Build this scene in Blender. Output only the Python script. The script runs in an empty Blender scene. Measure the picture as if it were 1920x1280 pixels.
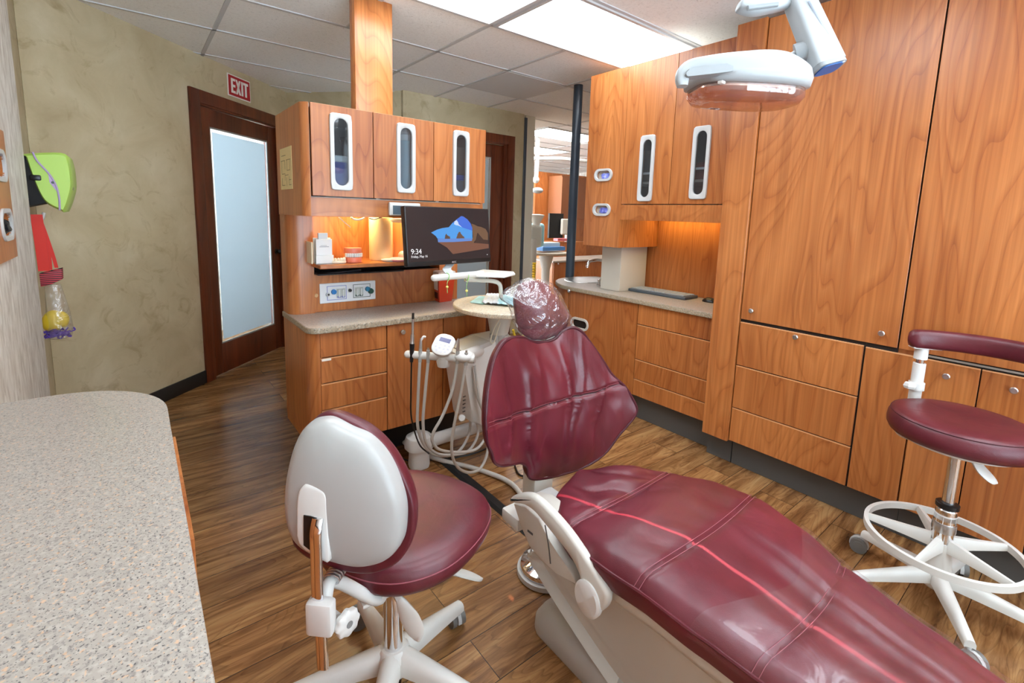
import bpy, bmesh, math, random
from mathutils import Vector, Matrix, Quaternion
random.seed(7)
C = bpy.context.scene.collection
PI = math.pi

# ------------------------------------------------------------------ camera (lens 16.7 mm with vertical shift)
FOC, PY, PX, EYE = 891.24, 528.38, 960.0, 1.40
PITCH, YAW, ROLL = -0.13974157, 0.67248995, 0.02900958
FWD = Vector((math.sin(YAW)*math.cos(PITCH), math.cos(YAW)*math.cos(PITCH), math.sin(PITCH)))
_r = Vector((math.cos(YAW), -math.sin(YAW), 0)); _u = _r.cross(FWD)
RGT = math.cos(ROLL)*_r + math.sin(ROLL)*_u
UPV = -math.sin(ROLL)*_r + math.cos(ROLL)*_u
EYEP = Vector((0, 0, EYE))
cam = bpy.data.cameras.new('camera'); co = bpy.data.objects.new('camera', cam); C.objects.link(co)
cam.sensor_width = 36; cam.lens = FOC*36/1920; cam.shift_y = -(640-PY)/1920; cam.clip_start = 0.02
M = Matrix((RGT, UPV, -FWD)).transposed().to_4x4(); M.translation = EYEP
co.matrix_world = M
bpy.context.scene.camera = co

def ray(x, y): return FWD + RGT*((x-PX)/FOC) - UPV*((y-PY)/FOC)
def at_x(x, y, X): d = ray(x, y); return EYEP + d*(X/d.x)
def at_y(x, y, Y): d = ray(x, y); return EYEP + d*(Y/d.y)
def at_z(x, y, Z): d = ray(x, y); return EYEP + d*((Z-EYE)/d.z)
def at_d(x, y, t): return EYEP + ray(x, y)*t
def at_pl(x, y, p, n): d = ray(x, y); return EYEP + d*((Vector(p)-EYEP).dot(n)/d.dot(n))

# ------------------------------------------------------------------ materials
def lin(c):
    return tuple(((v/255)/12.92 if v/255 <= .04045 else ((v/255+.055)/1.055)**2.4) for v in c)
def new_mat(name):
    m = bpy.data.materials.new(name); m.use_nodes = True
    nt = m.node_tree; b = nt.nodes['Principled BSDF']
    return m, nt, b
def nd(nt, t, **kw):
    n = nt.nodes.new(t)
    for k, v in kw.items():
        if k in n.inputs.keys() if hasattr(n.inputs, 'keys') else False: n.inputs[k].default_value = v
        else: setattr(n, k, v)
    return n
def plain(name, rgb, rough=.45, metal=0., spec=.5, bump=0., bscale=200., coat=0., emit=0., alpha=1.):
    m, nt, b = new_mat(name)
    c = lin(rgb)
    b.inputs['Base Color'].default_value = (*c, 1); b.inputs['Roughness'].default_value = rough
    b.inputs['Metallic'].default_value = metal; b.inputs['Specular IOR Level'].default_value = spec
    b.inputs['Coat Weight'].default_value = coat
    if emit: b.inputs['Emission Color'].default_value = (*c, 1); b.inputs['Emission Strength'].default_value = emit
    L = nt.links.new
    n = nt.nodes.new('ShaderNodeTexNoise'); n.inputs['Scale'].default_value = bscale; n.inputs['Detail'].default_value = 3
    tc = nt.nodes.new('ShaderNodeTexCoord'); L(tc.outputs['Object'], n.inputs['Vector'])
    if bump:
        bp = nt.nodes.new('ShaderNodeBump'); bp.inputs['Strength'].default_value = bump; bp.inputs['Distance'].default_value = .002
        L(n.outputs['Fac'], bp.inputs['Height']); L(bp.outputs['Normal'], b.inputs['Normal'])
    else:   # faint roughness variation
        mr = nt.nodes.new('ShaderNodeMapRange'); mr.inputs['To Min'].default_value = max(0, rough-.04); mr.inputs['To Max'].default_value = rough+.04
        n.inputs['Scale'].default_value = 12
        L(n.outputs['Fac'], mr.inputs['Value']); L(mr.outputs['Result'], b.inputs['Roughness'])
    return m
def ramp(nt, stops):
    r = nt.nodes.new('ShaderNodeValToRGB'); e = r.color_ramp.elements
    while len(e) < len(stops): e.new(.5)
    for i, (p, c) in enumerate(stops): e[i].position = p; e[i].color = (*lin(c), 1)
    return r
def wood(name, dark, mid, light, sc=(3.2, 3.2, .62), lines=26, rough=.32, swap=None, vary=True):
    """cathedral grain: contour lines of a stretched noise"""
    m, nt, b = new_mat(name); L = nt.links.new
    tc = nt.nodes.new('ShaderNodeTexCoord'); oi = nt.nodes.new('ShaderNodeObjectInfo')
    mul = nt.nodes.new('ShaderNodeVectorMath'); mul.operation = 'MULTIPLY'; mul.inputs[1].default_value = sc
    L(tc.outputs['Object'], mul.inputs[0])
    cmb = nt.nodes.new('ShaderNodeMath'); cmb.operation = 'MULTIPLY'; cmb.inputs[1].default_value = 37.0 if vary else 0
    L(oi.outputs['Random'], cmb.inputs[0])
    add = nt.nodes.new('ShaderNodeVectorMath'); add.operation = 'ADD'; L(mul.outputs[0], add.inputs[0]); L(cmb.outputs[0], add.inputs[1])
    n1 = nt.nodes.new('ShaderNodeTexNoise'); n1.inputs['Scale'].default_value = 1.0; n1.inputs['Detail'].default_value = 2.0; n1.inputs['Roughness'].default_value = .35; n1.inputs['Distortion'].default_value = .55
    L(add.outputs[0], n1.inputs['Vector'])
    k = nt.nodes.new('ShaderNodeMath'); k.operation = 'MULTIPLY'; k.inputs[1].default_value = lines; L(n1.outputs['Fac'], k.inputs[0])
    fr = nt.nodes.new('ShaderNodeMath'); fr.operation = 'FRACT'; L(k.outputs[0], fr.inputs[0])
    # fine streaks along the grain
    m2 = nt.nodes.new('ShaderNodeVectorMath'); m2.operation = 'MULTIPLY'; m2.inputs[1].default_value = (26, 26, 1.6); L(add.outputs[0], m2.inputs[0])
    n2 = nt.nodes.new('ShaderNodeTexNoise'); n2.inputs['Scale'].default_value = 1.0; n2.inputs['Detail'].default_value = 3; L(m2.outputs[0], n2.inputs['Vector'])
    # broad tone
    n3 = nt.nodes.new('ShaderNodeTexNoise'); n3.inputs['Scale'].default_value = .7; L(add.outputs[0], n3.inputs['Vector'])
    r1 = ramp(nt, [(0, mid), (.72, light), (.9, mid), (1.0, dark)]); L(fr.outputs[0], r1.inputs['Fac'])
    r2 = ramp(nt, [(.3, dark), (.62, light)]); L(n3.outputs['Fac'], r2.inputs['Fac'])
    mx = nt.nodes.new('ShaderNodeMix'); mx.data_type = 'RGBA'; mx.inputs['Factor'].default_value = .5
    L(r1.outputs['Color'], mx.inputs['A']); L(r2.outputs['Color'], mx.inputs['B'])
    r3 = ramp(nt, [(.3, (214, 205, 198)), (.65, (255, 255, 255))]); L(n2.outputs['Fac'], r3.inputs['Fac'])
    mx2 = nt.nodes.new('ShaderNodeMix'); mx2.data_type = 'RGBA'; mx2.blend_type = 'MULTIPLY'; mx2.inputs['Factor'].default_value = .8
    L(mx.outputs['Result'], mx2.inputs['A']); L(r3.outputs['Color'], mx2.inputs['B'])
    L(mx2.outputs['Result'], b.inputs['Base Color'])
    b.inputs['Roughness'].default_value = rough
    return m
def emission(name, rgb, strength):
    m, nt, b = new_mat(name)
    b.inputs['Base Color'].default_value = (*lin(rgb), 1)
    b.inputs['Emission Color'].default_value = (*lin(rgb), 1); b.inputs['Emission Strength'].default_value = strength
    return m
def leather(name, rgb, rgb2, fold=(5, 5, 5), fold_d=.006, rough=.36):
    m, nt, b = new_mat(name); L = nt.links.new
    tc = nt.nodes.new('ShaderNodeTexCoord')
    mul = nt.nodes.new('ShaderNodeVectorMath'); mul.operation = 'MULTIPLY'; mul.inputs[1].default_value = fold; L(tc.outputs['Object'], mul.inputs[0])
    n = nt.nodes.new('ShaderNodeTexNoise'); n.inputs['Scale'].default_value = 1; n.inputs['Detail'].default_value = 3; n.inputs['Distortion'].default_value = .7; L(mul.outputs[0], n.inputs['Vector'])
    f = nt.nodes.new('ShaderNodeTexNoise'); f.inputs['Scale'].default_value = 420; f.inputs['Detail'].default_value = 2; L(tc.outputs['Object'], f.inputs['Vector'])
    r = ramp(nt, [(.32, rgb), (.7, rgb2)]); L(n.outputs['Fac'], r.inputs['Fac']); L(r.outputs['Color'], b.inputs['Base Color'])
    b1 = nt.nodes.new('ShaderNodeBump'); b1.inputs['Strength'].default_value = 1; b1.inputs['Distance'].default_value = fold_d; L(n.outputs['Fac'], b1.inputs['Height'])
    b2 = nt.nodes.new('ShaderNodeBump'); b2.inputs['Strength'].default_value = .22; b2.inputs['Distance'].default_value = .001; L(f.outputs['Fac'], b2.inputs['Height']); L(b1.outputs['Normal'], b2.inputs['Normal'])
    L(b2.outputs['Normal'], b.inputs['Normal'])
    b.inputs['Roughness'].default_value = rough; b.inputs['Specular IOR Level'].default_value = .55
    return m
def speckle(name, base, d1, d2, lt, rough=.3, sc=1.):
    m, nt, b = new_mat(name); L = nt.links.new
    tc = nt.nodes.new('ShaderNodeTexCoord')
    def spots(scale, lo, hi, seed):
        mp = nt.nodes.new('ShaderNodeVectorMath'); mp.operation = 'ADD'; mp.inputs[1].default_value = (seed, seed*.7, seed*1.3); L(tc.outputs['Object'], mp.inputs[0])
        n = nt.nodes.new('ShaderNodeTexNoise'); n.inputs['Scale'].default_value = scale*sc; n.inputs['Detail'].default_value = 1.5; n.inputs['Roughness'].default_value = .4; L(mp.outputs[0], n.inputs['Vector'])
        mr = nt.nodes.new('ShaderNodeMapRange'); mr.inputs['From Min'].default_value = lo; mr.inputs['From Max'].default_value = hi; L(n.outputs['Fac'], mr.inputs['Value'])
        return mr.outputs['Result']
    col = None
    rgb = nt.nodes.new('ShaderNodeRGB'); rgb.outputs[0].default_value = (*lin(base), 1); col = rgb.outputs[0]
    for (scale, lo, hi, seed, c, mxw) in ((90, .5, .66, 1, lt, .8), (150, .58, .66, 3, d2, .75), (210, .64, .70, 6, d1, .95), (260, .645, .70, 9, d1, .95), (120, .62, .69, 12, (214, 170, 130), .6)):
        v = spots(scale, lo, hi, seed)
        k = nt.nodes.new('ShaderNodeMath'); k.operation = 'MULTIPLY'; k.inputs[1].default_value = mxw; L(v, k.inputs[0])
        mx = nt.nodes.new('ShaderNodeMix'); mx.data_type = 'RGBA'; L(k.outputs[0], mx.inputs['Factor']); L(col, mx.inputs['A']); mx.inputs['B'].default_value = (*lin(c), 1); col = mx.outputs['Result']
    L(col, b.inputs['Base Color']); b.inputs['Roughness'].default_value = rough
    return m
def mottled(name, stops, scale, rough=.7, stretch=(1, 1, 1), bump=.3, detail=6, streak=None):
    m, nt, b = new_mat(name); L = nt.links.new
    tc = nt.nodes.new('ShaderNodeTexCoord')
    mul = nt.nodes.new('ShaderNodeVectorMath'); mul.operation = 'MULTIPLY'; mul.inputs[1].default_value = stretch; L(tc.outputs['Object'], mul.inputs[0])
    n = nt.nodes.new('ShaderNodeTexNoise'); n.inputs['Scale'].default_value = scale; n.inputs['Detail'].default_value = detail; n.inputs['Roughness'].default_value = .6; n.inputs['Distortion'].default_value = .6
    L(mul.outputs[0], n.inputs['Vector'])
    r = ramp(nt, stops); L(n.outputs['Fac'], r.inputs['Fac']); col = r.outputs['Color']
    if streak:
        sc, lo, hi, c, w = streak
        n2 = nt.nodes.new('ShaderNodeTexNoise'); n2.inputs['Scale'].default_value = sc; n2.inputs['Detail'].default_value = 8; n2.inputs['Roughness'].default_value = .62; n2.inputs['Distortion'].default_value = 1.6; L(mul.outputs[0], n2.inputs['Vector'])
        mr = nt.nodes.new('ShaderNodeMapRange'); mr.inputs['From Min'].default_value = lo; mr.inputs['From Max'].default_value = hi; mr.inputs['To Max'].default_value = w; L(n2.outputs['Fac'], mr.inputs['Value'])
        mx = nt.nodes.new('ShaderNodeMix'); mx.data_type = 'RGBA'; L(mr.outputs['Result'], mx.inputs['Factor']); L(col, mx.inputs['A']); mx.inputs['B'].default_value = (*lin(c), 1); col = mx.outputs['Result']
    L(col, b.inputs['Base Color']); b.inputs['Roughness'].default_value = rough
    bp = nt.nodes.new('ShaderNodeBump'); bp.inputs['Strength'].default_value = bump; bp.inputs['Distance'].default_value = .004; L(n.outputs['Fac'], bp.inputs['Height']); L(bp.outputs['Normal'], b.inputs['Normal'])
    return m
def floor_mat():
    m, nt, b = new_mat('plank_floor'); L = nt.links.new
    tc = nt.nodes.new('ShaderNodeTexCoord')
    br = nt.nodes.new('ShaderNodeTexBrick'); br.offset = .37; br.inputs['Scale'].default_value = 1; br.inputs['Brick Width'].default_value = 1.25; br.inputs['Row Height'].default_value = .165
    br.inputs['Mortar Size'].default_value = .0014; br.inputs['Mortar Smooth'].default_value = .2; br.inputs['Bias'].default_value = 0
    br.inputs['Color1'].default_value = (0, 0, 0, 1); br.inputs['Color2'].default_value = (1, 1, 1, 1); br.inputs['Mortar'].default_value = (.5, .5, .5, 1)
    L(tc.outputs['Object'], br.inputs['Vector'])
    sep = nt.nodes.new('ShaderNodeSeparateColor'); L(br.outputs['Color'], sep.inputs[0])
    mul = nt.nodes.new('ShaderNodeVectorMath'); mul.operation = 'MULTIPLY'; mul.inputs[1].default_value = (1.5, 13, 1); L(tc.outputs['Object'], mul.inputs[0])
    k = nt.nodes.new('ShaderNodeMath'); k.operation = 'MULTIPLY'; k.inputs[1].default_value = 43; L(sep.outputs[0], k.inputs[0])
    cb = nt.nodes.new('ShaderNodeCombineXYZ'); L(k.outputs[0], cb.inputs['X']); L(k.outputs[0], cb.inputs['Z'])
    add = nt.nodes.new('ShaderNodeVectorMath'); add.operation = 'ADD'; L(mul.outputs[0], add.inputs[0]); L(cb.outputs[0], add.inputs[1])
    n = nt.nodes.new('ShaderNodeTexNoise'); n.inputs['Scale'].default_value = 1.5; n.inputs['Detail'].default_value = 7; n.inputs['Roughness'].default_value = .62; n.inputs['Distortion'].default_value = .9; L(add.outputs[0], n.inputs['Vector'])
    r = ramp(nt, [(.26, (84, 54, 32)), (.42, (136, 94, 56)), (.55, (170, 126, 80)), (.74, (202, 160, 110))]); L(n.outputs['Fac'], r.inputs['Fac'])
    # knots and cathedral lines
    mul2 = nt.nodes.new('ShaderNodeVectorMath'); mul2.operation = 'MULTIPLY'; mul2.inputs[1].default_value = (.55, .35, 1); L(add.outputs[0], mul2.inputs[0])
    n2 = nt.nodes.new('ShaderNodeTexNoise'); n2.inputs['Scale'].default_value = 1.6; n2.inputs['Detail'].default_value = 2; n2.inputs['Distortion'].default_value = .5; L(mul2.outputs[0], n2.inputs['Vector'])
    k2 = nt.nodes.new('ShaderNodeMath'); k2.operation = 'MULTIPLY'; k2.inputs[1].default_value = 20; L(n2.outputs['Fac'], k2.inputs[0])
    fr = nt.nodes.new('ShaderNodeMath'); fr.operation = 'FRACT'; L(k2.outputs[0], fr.inputs[0])
    r2 = ramp(nt, [(0, (255, 255, 255)), (.7, (240, 235, 230)), (.95, (120, 95, 75)), (1, (255, 255, 255))]); L(fr.outputs[0], r2.inputs['Fac'])
    mx = nt.nodes.new('ShaderNodeMix'); mx.data_type = 'RGBA'; mx.blend_type = 'MULTIPLY'; mx.inputs['Factor'].default_value = .36; L(r.outputs['Color'], mx.inputs['A']); L(r2.outputs['Color'], mx.inputs['B'])
    r3 = ramp(nt, [(0, (205, 200, 195)), (1, (255, 250, 245))]); L(sep.outputs[0], r3.inputs['Fac'])
    mx2 = nt.nodes.new('ShaderNodeMix'); mx2.data_type = 'RGBA'; mx2.blend_type = 'MULTIPLY'; mx2.inputs['Factor'].default_value = 1; L(mx.outputs['Result'], mx2.inputs['A']); L(r3.outputs['Color'], mx2.inputs['B'])
    mx3 = nt.nodes.new('ShaderNodeMix'); mx3.data_type = 'RGBA'; L(br.outputs['Fac'], mx3.inputs['Factor']); L(mx2.outputs['Result'], mx3.inputs['A']); mx3.inputs['B'].default_value = (*lin((42, 27, 18)), 1)
    L(mx3.outputs['Result'], b.inputs['Base Color'])
    b.inputs['Roughness'].default_value = .27
    bp = nt.nodes.new('ShaderNodeBump'); bp.inputs['Strength'].default_value = .12; bp.inputs['Distance'].default_value = .002; L(n.outputs['Fac'], bp.inputs['Height']); L(bp.outputs['Normal'], b.inputs['Normal'])
    return m
def clear_film(name, tint=(255, 255, 255), gloss=.22, bump=.6, scale=22, rough=.06, veil=.08):
    m, nt, b = new_mat(name); L = nt.links.new; out = nt.nodes['Material Output']; nt.nodes.remove(b)
    tr = nt.nodes.new('ShaderNodeBsdfTransparent'); tr.inputs['Color'].default_value = (*lin(tint), 1)
    gl = nt.nodes.new('ShaderNodeBsdfGlossy'); gl.inputs['Roughness'].default_value = rough
    df = nt.nodes.new('ShaderNodeBsdfDiffuse'); df.inputs['Color'].default_value = (.85, .86, .9, 1)
    fr = nt.nodes.new('ShaderNodeFresnel'); fr.inputs['IOR'].default_value = 1.45
    ad = nt.nodes.new('ShaderNodeMath'); ad.operation = 'ADD'; ad.inputs[1].default_value = gloss; ad.use_clamp = True; L(fr.outputs[0], ad.inputs[0])
    m1 = nt.nodes.new('ShaderNodeMixShader'); m1.inputs[0].default_value = veil; L(tr.outputs[0], m1.inputs[1]); L(df.outputs[0], m1.inputs[2])
    m2 = nt.nodes.new('ShaderNodeMixShader'); gb = nt.nodes.new('ShaderNodeNewGeometry'); iv = nt.nodes.new('ShaderNodeMath'); iv.operation = 'SUBTRACT'; iv.inputs[0].default_value = 1; L(gb.outputs['Backfacing'], iv.inputs[1])
    fm = nt.nodes.new('ShaderNodeMath'); fm.operation = 'MULTIPLY'; L(ad.outputs[0], fm.inputs[0]); L(iv.outputs[0], fm.inputs[1])
    L(fm.outputs[0], m2.inputs[0]); L(m1.outputs[0], m2.inputs[1]); L(gl.outputs[0], m2.inputs[2])
    tc = nt.nodes.new('ShaderNodeTexCoord'); n = nt.nodes.new('ShaderNodeTexNoise'); n.inputs['Scale'].default_value = scale; n.inputs['Detail'].default_value = 3; n.inputs['Distortion'].default_value = 1.5; L(tc.outputs['Object'], n.inputs['Vector'])
    bp = nt.nodes.new('ShaderNodeBump'); bp.inputs['Strength'].default_value = bump; bp.inputs['Distance'].default_value = .02; L(n.outputs['Fac'], bp.inputs['Height'])
    L(bp.outputs['Normal'], gl.inputs['Normal']); L(bp.outputs['Normal'], fr.inputs['Normal'])
    L(m2.outputs[0], out.inputs['Surface'])
    return m
def frosted(name, rgb):
    return plain(name, rgb, rough=.25, spec=.5)

CHERRY = wood('cherry_laminate', (142, 74, 34), (178, 104, 50), (199, 127, 70), lines=17, rough=.3)
CHERRY_H = wood('cherry_laminate_flat', (148, 78, 36), (178, 105, 52), (196, 124, 68), sc=(.9, 3, 3), lines=14, rough=.3)
EDGE = plain('cherry_edge_band', (222, 160, 110), .35)
GAPM = plain('dark_gap', (26, 16, 10), .8)
MAHOG = wood('mahogany', (62, 24, 12), (96, 42, 20), (122, 58, 30), sc=(5, 5, .5), lines=8, rough=.3)
FLOORM = floor_mat()
SPECK = speckle('speckled_laminate', (164, 156, 147), (78, 75, 76), (132, 126, 121), (180, 173, 164), sc=1.25)
SPECK_EDGE = speckle('speckled_laminate_edge', (160, 146, 124), (70, 62, 56), (128, 116, 100), (186, 176, 158), rough=.45)
OLIVE = mottled('olive_plaster', [(.25, (172, 155, 122)), (.5, (191, 176, 143)), (.75, (207, 194, 164))], 2.6, rough=.5, bump=.2, streak=(5.5, .56, .76, (140, 118, 76), .6))
PAPER = mottled('streaked_wallpaper', [(.3, (178, 168, 156)), (.5, (206, 200, 190)), (.7, (226, 222, 214))], 9, rough=.6, stretch=(3.4, 3.4, 1.0), bump=.05, detail=4)
TILE = mottled('ceiling_tile', [(.3, (236, 236, 236)), (.45, (246, 246, 246)), (.7, (250, 250, 250))], 60, rough=.9, bump=.5, detail=3, streak=(62, .63, .70, (150, 146, 142), .8))
TBAR = plain('ceiling_grid_metal', (200, 200, 202), .5)
PANEL = emission('lit_diffuser', (236, 247, 255), 8.)
WHITE = plain('white_plastic', (214, 214, 211), .32)
CREAM = plain('cream_plastic', (200, 197, 188), .36)
GREYW = plain('light_grey_enamel', (190, 190, 188), .35)
LAMPG = plain('lamp_grey_plastic', (164, 169, 172), .36)
LAMPD = plain('lamp_dark_grey', (140, 145, 148), .4)
STONE = plain('stone_grey_laminate', (196, 190, 178), .4)
CHROME = plain('chrome', (230, 230, 232), .08, metal=1.)
STEEL = plain('brushed_steel', (200, 202, 204), .3, metal=1.)
BLACK = plain('black_plastic', (20, 20, 22), .35)
BLACKM = plain('matte_black', (24, 24, 26), .75)
TOEK = plain('charcoal_toe_kick', (82, 80, 78), .55)
TOEL = plain('black_cove_base', (22, 22, 24), .4)
POLEM = plain('blue_black_painted_steel', (56, 68, 82), .3)
BURG = leather('burgundy_vinyl', (84, 24, 35), (108, 36, 48))
BURG_S = leather('burgundy_vinyl_stool', (80, 22, 33), (98, 32, 43), fold=(9, 9, 9), fold_d=.0025, rough=.38)
BURG_B = leather('burgundy_vinyl_back', (84, 24, 36), (106, 34, 46), fold=(7, 4, 1.6), fold_d=.005, rough=.29)
STITCH = plain('burgundy_thread', (140, 72, 82), .6)
GLASS = clear_film('tinted_window_glass', (214, 220, 224), gloss=.0, bump=0, rough=.02, veil=.02)
FILM = clear_film('clear_plastic_film', (250, 250, 252), gloss=.13, bump=.8, scale=16, rough=.10, veil=.05)
FILM2 = clear_film('clear_plastic_sheet', (252, 250, 252), gloss=.0, bump=.12, scale=9, rough=.15, veil=.012)
FROST, _nt, _b = new_mat('frosted_glass')
_b.inputs['Base Color'].default_value = (*lin((196, 203, 206)), 1); _b.inputs['Roughness'].default_value = .3
_tl = _nt.nodes.new('ShaderNodeBsdfTranslucent'); _tl.inputs['Color'].default_value = (*lin((206, 214, 218)), 1); _ms = _nt.nodes.new('ShaderNodeMixShader'); _ms.inputs[0].default_value = .5
_nt.links.new(_b.outputs[0], _ms.inputs[1]); _nt.links.new(_tl.outputs[0], _ms.inputs[2]); _nt.links.new(_ms.outputs[0], _nt.nodes['Material Output'].inputs['Surface'])
CABIN = plain('cabinet_interior', (188, 180, 168), .6)

# ------------------------------------------------------------------ mesh building
class MB:
    def __init__(s): s.b = bmesh.new()
    def _new(s, verts, faces):
        vs = [s.b.verts.new(v) for v in verts]
        for f in faces:
            try: s.b.faces.new([vs[i] for i in f])
            except ValueError: pass
        return vs
    def box(s, x0, x1, y0, y1, z0, z1, bev=0., seg=1, only=None, mat4=None):
        x0, x1 = min(x0, x1), max(x0, x1); y0, y1 = min(y0, y1), max(y0, y1); z0, z1 = min(z0, z1), max(z0, z1)
        vs = s._new([(x, y, z) for z in (z0, z1) for y in (y0, y1) for x in (x0, x1)],
                    [(0, 2, 3, 1), (4, 5, 7, 6), (0, 1, 5, 4), (2, 6, 7, 3), (0, 4, 6, 2), (1, 3, 7, 5)])
        if bev:
            es = set()
            for v in vs:
                for e in v.link_edges:
                    d = e.verts[0].co - e.verts[1].co
                    ax = 'x' if abs(d.x) > 1e-9 else 'y' if abs(d.y) > 1e-9 else 'z'
                    if only is None or ax in only: es.add(e)
            r = bmesh.ops.bevel(s.b, geom=list(es), offset=bev, segments=seg, profile=.5, affect='EDGES')
            vs = list({v for v in r['verts']} | {v for v in vs if v.is_valid})
        if mat4 is not None:
            # transform every vert of this island
            seen = set(); st = [v for v in vs if v.is_valid]
            while st:
                v = st.pop()
                if v in seen: continue
                seen.add(v)
                for e in v.link_edges: st.append(e.other_vert(v))
            for v in seen: v.co = mat4 @ v.co
        return s
    def cyl(s, p0, p1, r0, r1=None, seg=24, cap=True):
        r1 = r0 if r1 is None else r1
        p0, p1 = Vector(p0), Vector(p1); d = (p1-p0).normalized()
        a = d.orthogonal().normalized(); b = d.cross(a)
        vs = []
        for p, r in ((p0, r0), (p1, r1)):
            for i in range(seg):
                t = 2*PI*i/seg; vs.append(p + a*(r*math.cos(t)) + b*(r*math.sin(t)))
        fs = [(i, (i+1) % seg, seg+(i+1) % seg, seg+i) for i in range(seg)]
        if cap: fs += [tuple(range(seg-1, -1, -1)), tuple(range(seg, 2*seg))]
        s._new(vs, fs); return s
    def lathe(s, prof, c=(0, 0, 0), seg=32, axis='z', sx=1., sy=1.):
        """prof: (r, h) from bottom to top; r = 0 closes"""
        c = Vector(c); vs = []; rings = []
        def put(x, y, h):
            if axis == 'z': return c + Vector((x*sx, y*sy, h))
            if axis == 'x': return c + Vector((h, x*sx, y*sy))
            return c + Vector((x*sx, h, y*sy))
        for r, h in prof:
            if r <= 1e-9: rings.append([len(vs)]); vs.append(put(0, 0, h))
            else:
                rings.append(list(range(len(vs), len(vs)+seg)))
                for i in range(seg): t = 2*PI*i/seg; vs.append(put(r*math.cos(t), r*math.sin(t), h))
        fs = []
        for A, B in zip(rings, rings[1:]):
            for i in range(seg):
                j = (i+1) % seg
                if len(A) == 1 and len(B) == 1: break
                if len(A) == 1: fs.append((A[0], B[j], B[i]))
                elif len(B) == 1: fs.append((A[i], A[j], B[0]))
                else: fs.append((A[i], A[j], B[j], B[i]))
        if len(rings[0]) > 1: fs.append(tuple(reversed(rings[0])))
        if len(rings[-1]) > 1: fs.append(tuple(rings[-1]))
        s._new(vs, fs); return s
    def tube(s, pts, r, seg=12, smooth=6, closed=False, flat=1.):
        pts = [Vector(p) for p in pts]
        if smooth: pts = spline(pts, smooth, closed)
        n = len(pts); rr = r if callable(r) else (lambda t: r)
        vs = []; up = None
        for i, p in enumerate(pts):
            if closed: d = (pts[(i+1) % n]-pts[i-1]).normalized()
            else: d = (pts[min(i+1, n-1)]-pts[max(i-1, 0)]).normalized()
            if up is None: up = d.orthogonal().normalized() if abs(d.z) > .9 else d.cross(Vector((0, 0, 1))).normalized()
            a = (up - d*up.dot(d)).normalized(); up = a; b = d.cross(a)
            q = rr(i/max(1, n-1))
            for k in range(seg): t = 2*PI*k/seg; vs.append(p + a*(q*math.cos(t)) + b*(q*flat*math.sin(t)))
        fs = []
        for i in range(n if closed else n-1):
            j = (i+1) % n
            for k in range(seg): m = (k+1) % seg; fs.append((i*seg+k, i*seg+m, j*seg+m, j*seg+k))
        if not closed: fs += [tuple(range(seg-1, -1, -1)), tuple(range((n-1)*seg, n*seg))]
        s._new(vs, fs); return s
    def prism(s, poly, off, bev=0., seg=2):
        """poly: 3-D points of one face; off: extrusion vector"""
        off = Vector(off); n = len(poly)
        vs = [Vector(p) for p in poly]
        r = s._new(vs + [v+off for v in vs], [tuple(range(n-1, -1, -1)), tuple(range(n, 2*n))] + [(i, (i+1) % n, n+(i+1) % n, n+i) for i in range(n)])
        if bev:
            fs = set()
            for v in r:
                for e in v.link_edges: fs.add(e)
            cap = [e for e in fs if len(e.link_faces) == 2 and any(len(f.verts) == n and n > 4 for f in e.link_faces)] if n > 4 else list(fs)
            bmesh.ops.bevel(s.b, geom=cap, offset=bev, segments=seg, profile=.5, affect='EDGES')
        return s
    def loft(s, rings, closed=True, cap0=True, cap1=True):
        n = len(rings[0]); vs = [Vector(p) for r in rings for p in r]; fs = []
        for i in range(len(rings)-1):
            for k in range(n if closed else n-1):
                m = (k+1) % n; fs.append((i*n+k, i*n+m, (i+1)*n+m, (i+1)*n+k))
        if cap0 and closed: fs.append(tuple(range(n-1, -1, -1)))
        if cap1 and closed: fs.append(tuple(range((len(rings)-1)*n, len(rings)*n)))
        s._new(vs, fs); return s
    def sphere(s, c, r, seg=20, sc=(1, 1, 1)):
        c = Vector(c); prof = [(r*math.sin(PI*i/12), -r*math.cos(PI*i/12)) for i in range(13)]
        prof[0] = (0, -r); prof[-1] = (0, r)
        n0 = len(s.b.verts)
        m = MB.__new__(MB); m.b = s.b
        before = set(s.b.verts)
        m.lathe(prof, (0, 0, 0), seg)
        for v in s.b.verts:
            if v not in before: v.co = Vector((v.co.x*sc[0], v.co.y*sc[1], v.co.z*sc[2])) + c
        return s
    def xf(s, m4):
        for v in s.b.verts: v.co = m4 @ v.co
        return s
    def build(s, name, mat, parent=None, angle=35, kind=None, label=None, local=False):
        b = s.b
        bmesh.ops.recalc_face_normals(b, faces=list(b.faces))
        if parent is not None and not local:
            off = Vector((0, 0, 0)); p = parent
            while p: off += p.location; p = p.parent
            for v in b.verts: v.co -= off
        me = bpy.data.meshes.new(name); b.to_mesh(me); b.free()
        for p in me.polygons: p.use_smooth = True
        me.set_sharp_from_angle(angle=math.radians(angle))
        me.materials.append(mat)
        o = bpy.data.objects.new(name, me); C.objects.link(o)
        if parent is not None: o.parent = parent
        if kind: o['kind'] = kind
        if label: o['label'] = label
        return o
def spline(P, n=6, closed=False):
    out = []; N = len(P)
    rng = range(N) if closed else range(N-1)
    for i in rng:
        if closed: p0, p1, p2, p3 = P[i-1], P[i], P[(i+1) % N], P[(i+2) % N]
        else: p1, p2 = P[i], P[i+1]; p0 = P[i-1] if i else p1*2-p2; p3 = P[i+2] if i+2 < N else p2*2-p1
        for k in range(n):
            t = k/n
            out.append(.5*((2*p1) + (p2-p0)*t + (2*p0-5*p1+4*p2-p3)*t*t + (3*p1-p0-3*p2+p3)*t**3))
    if not closed: out.append(P[-1])
    return out
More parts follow.
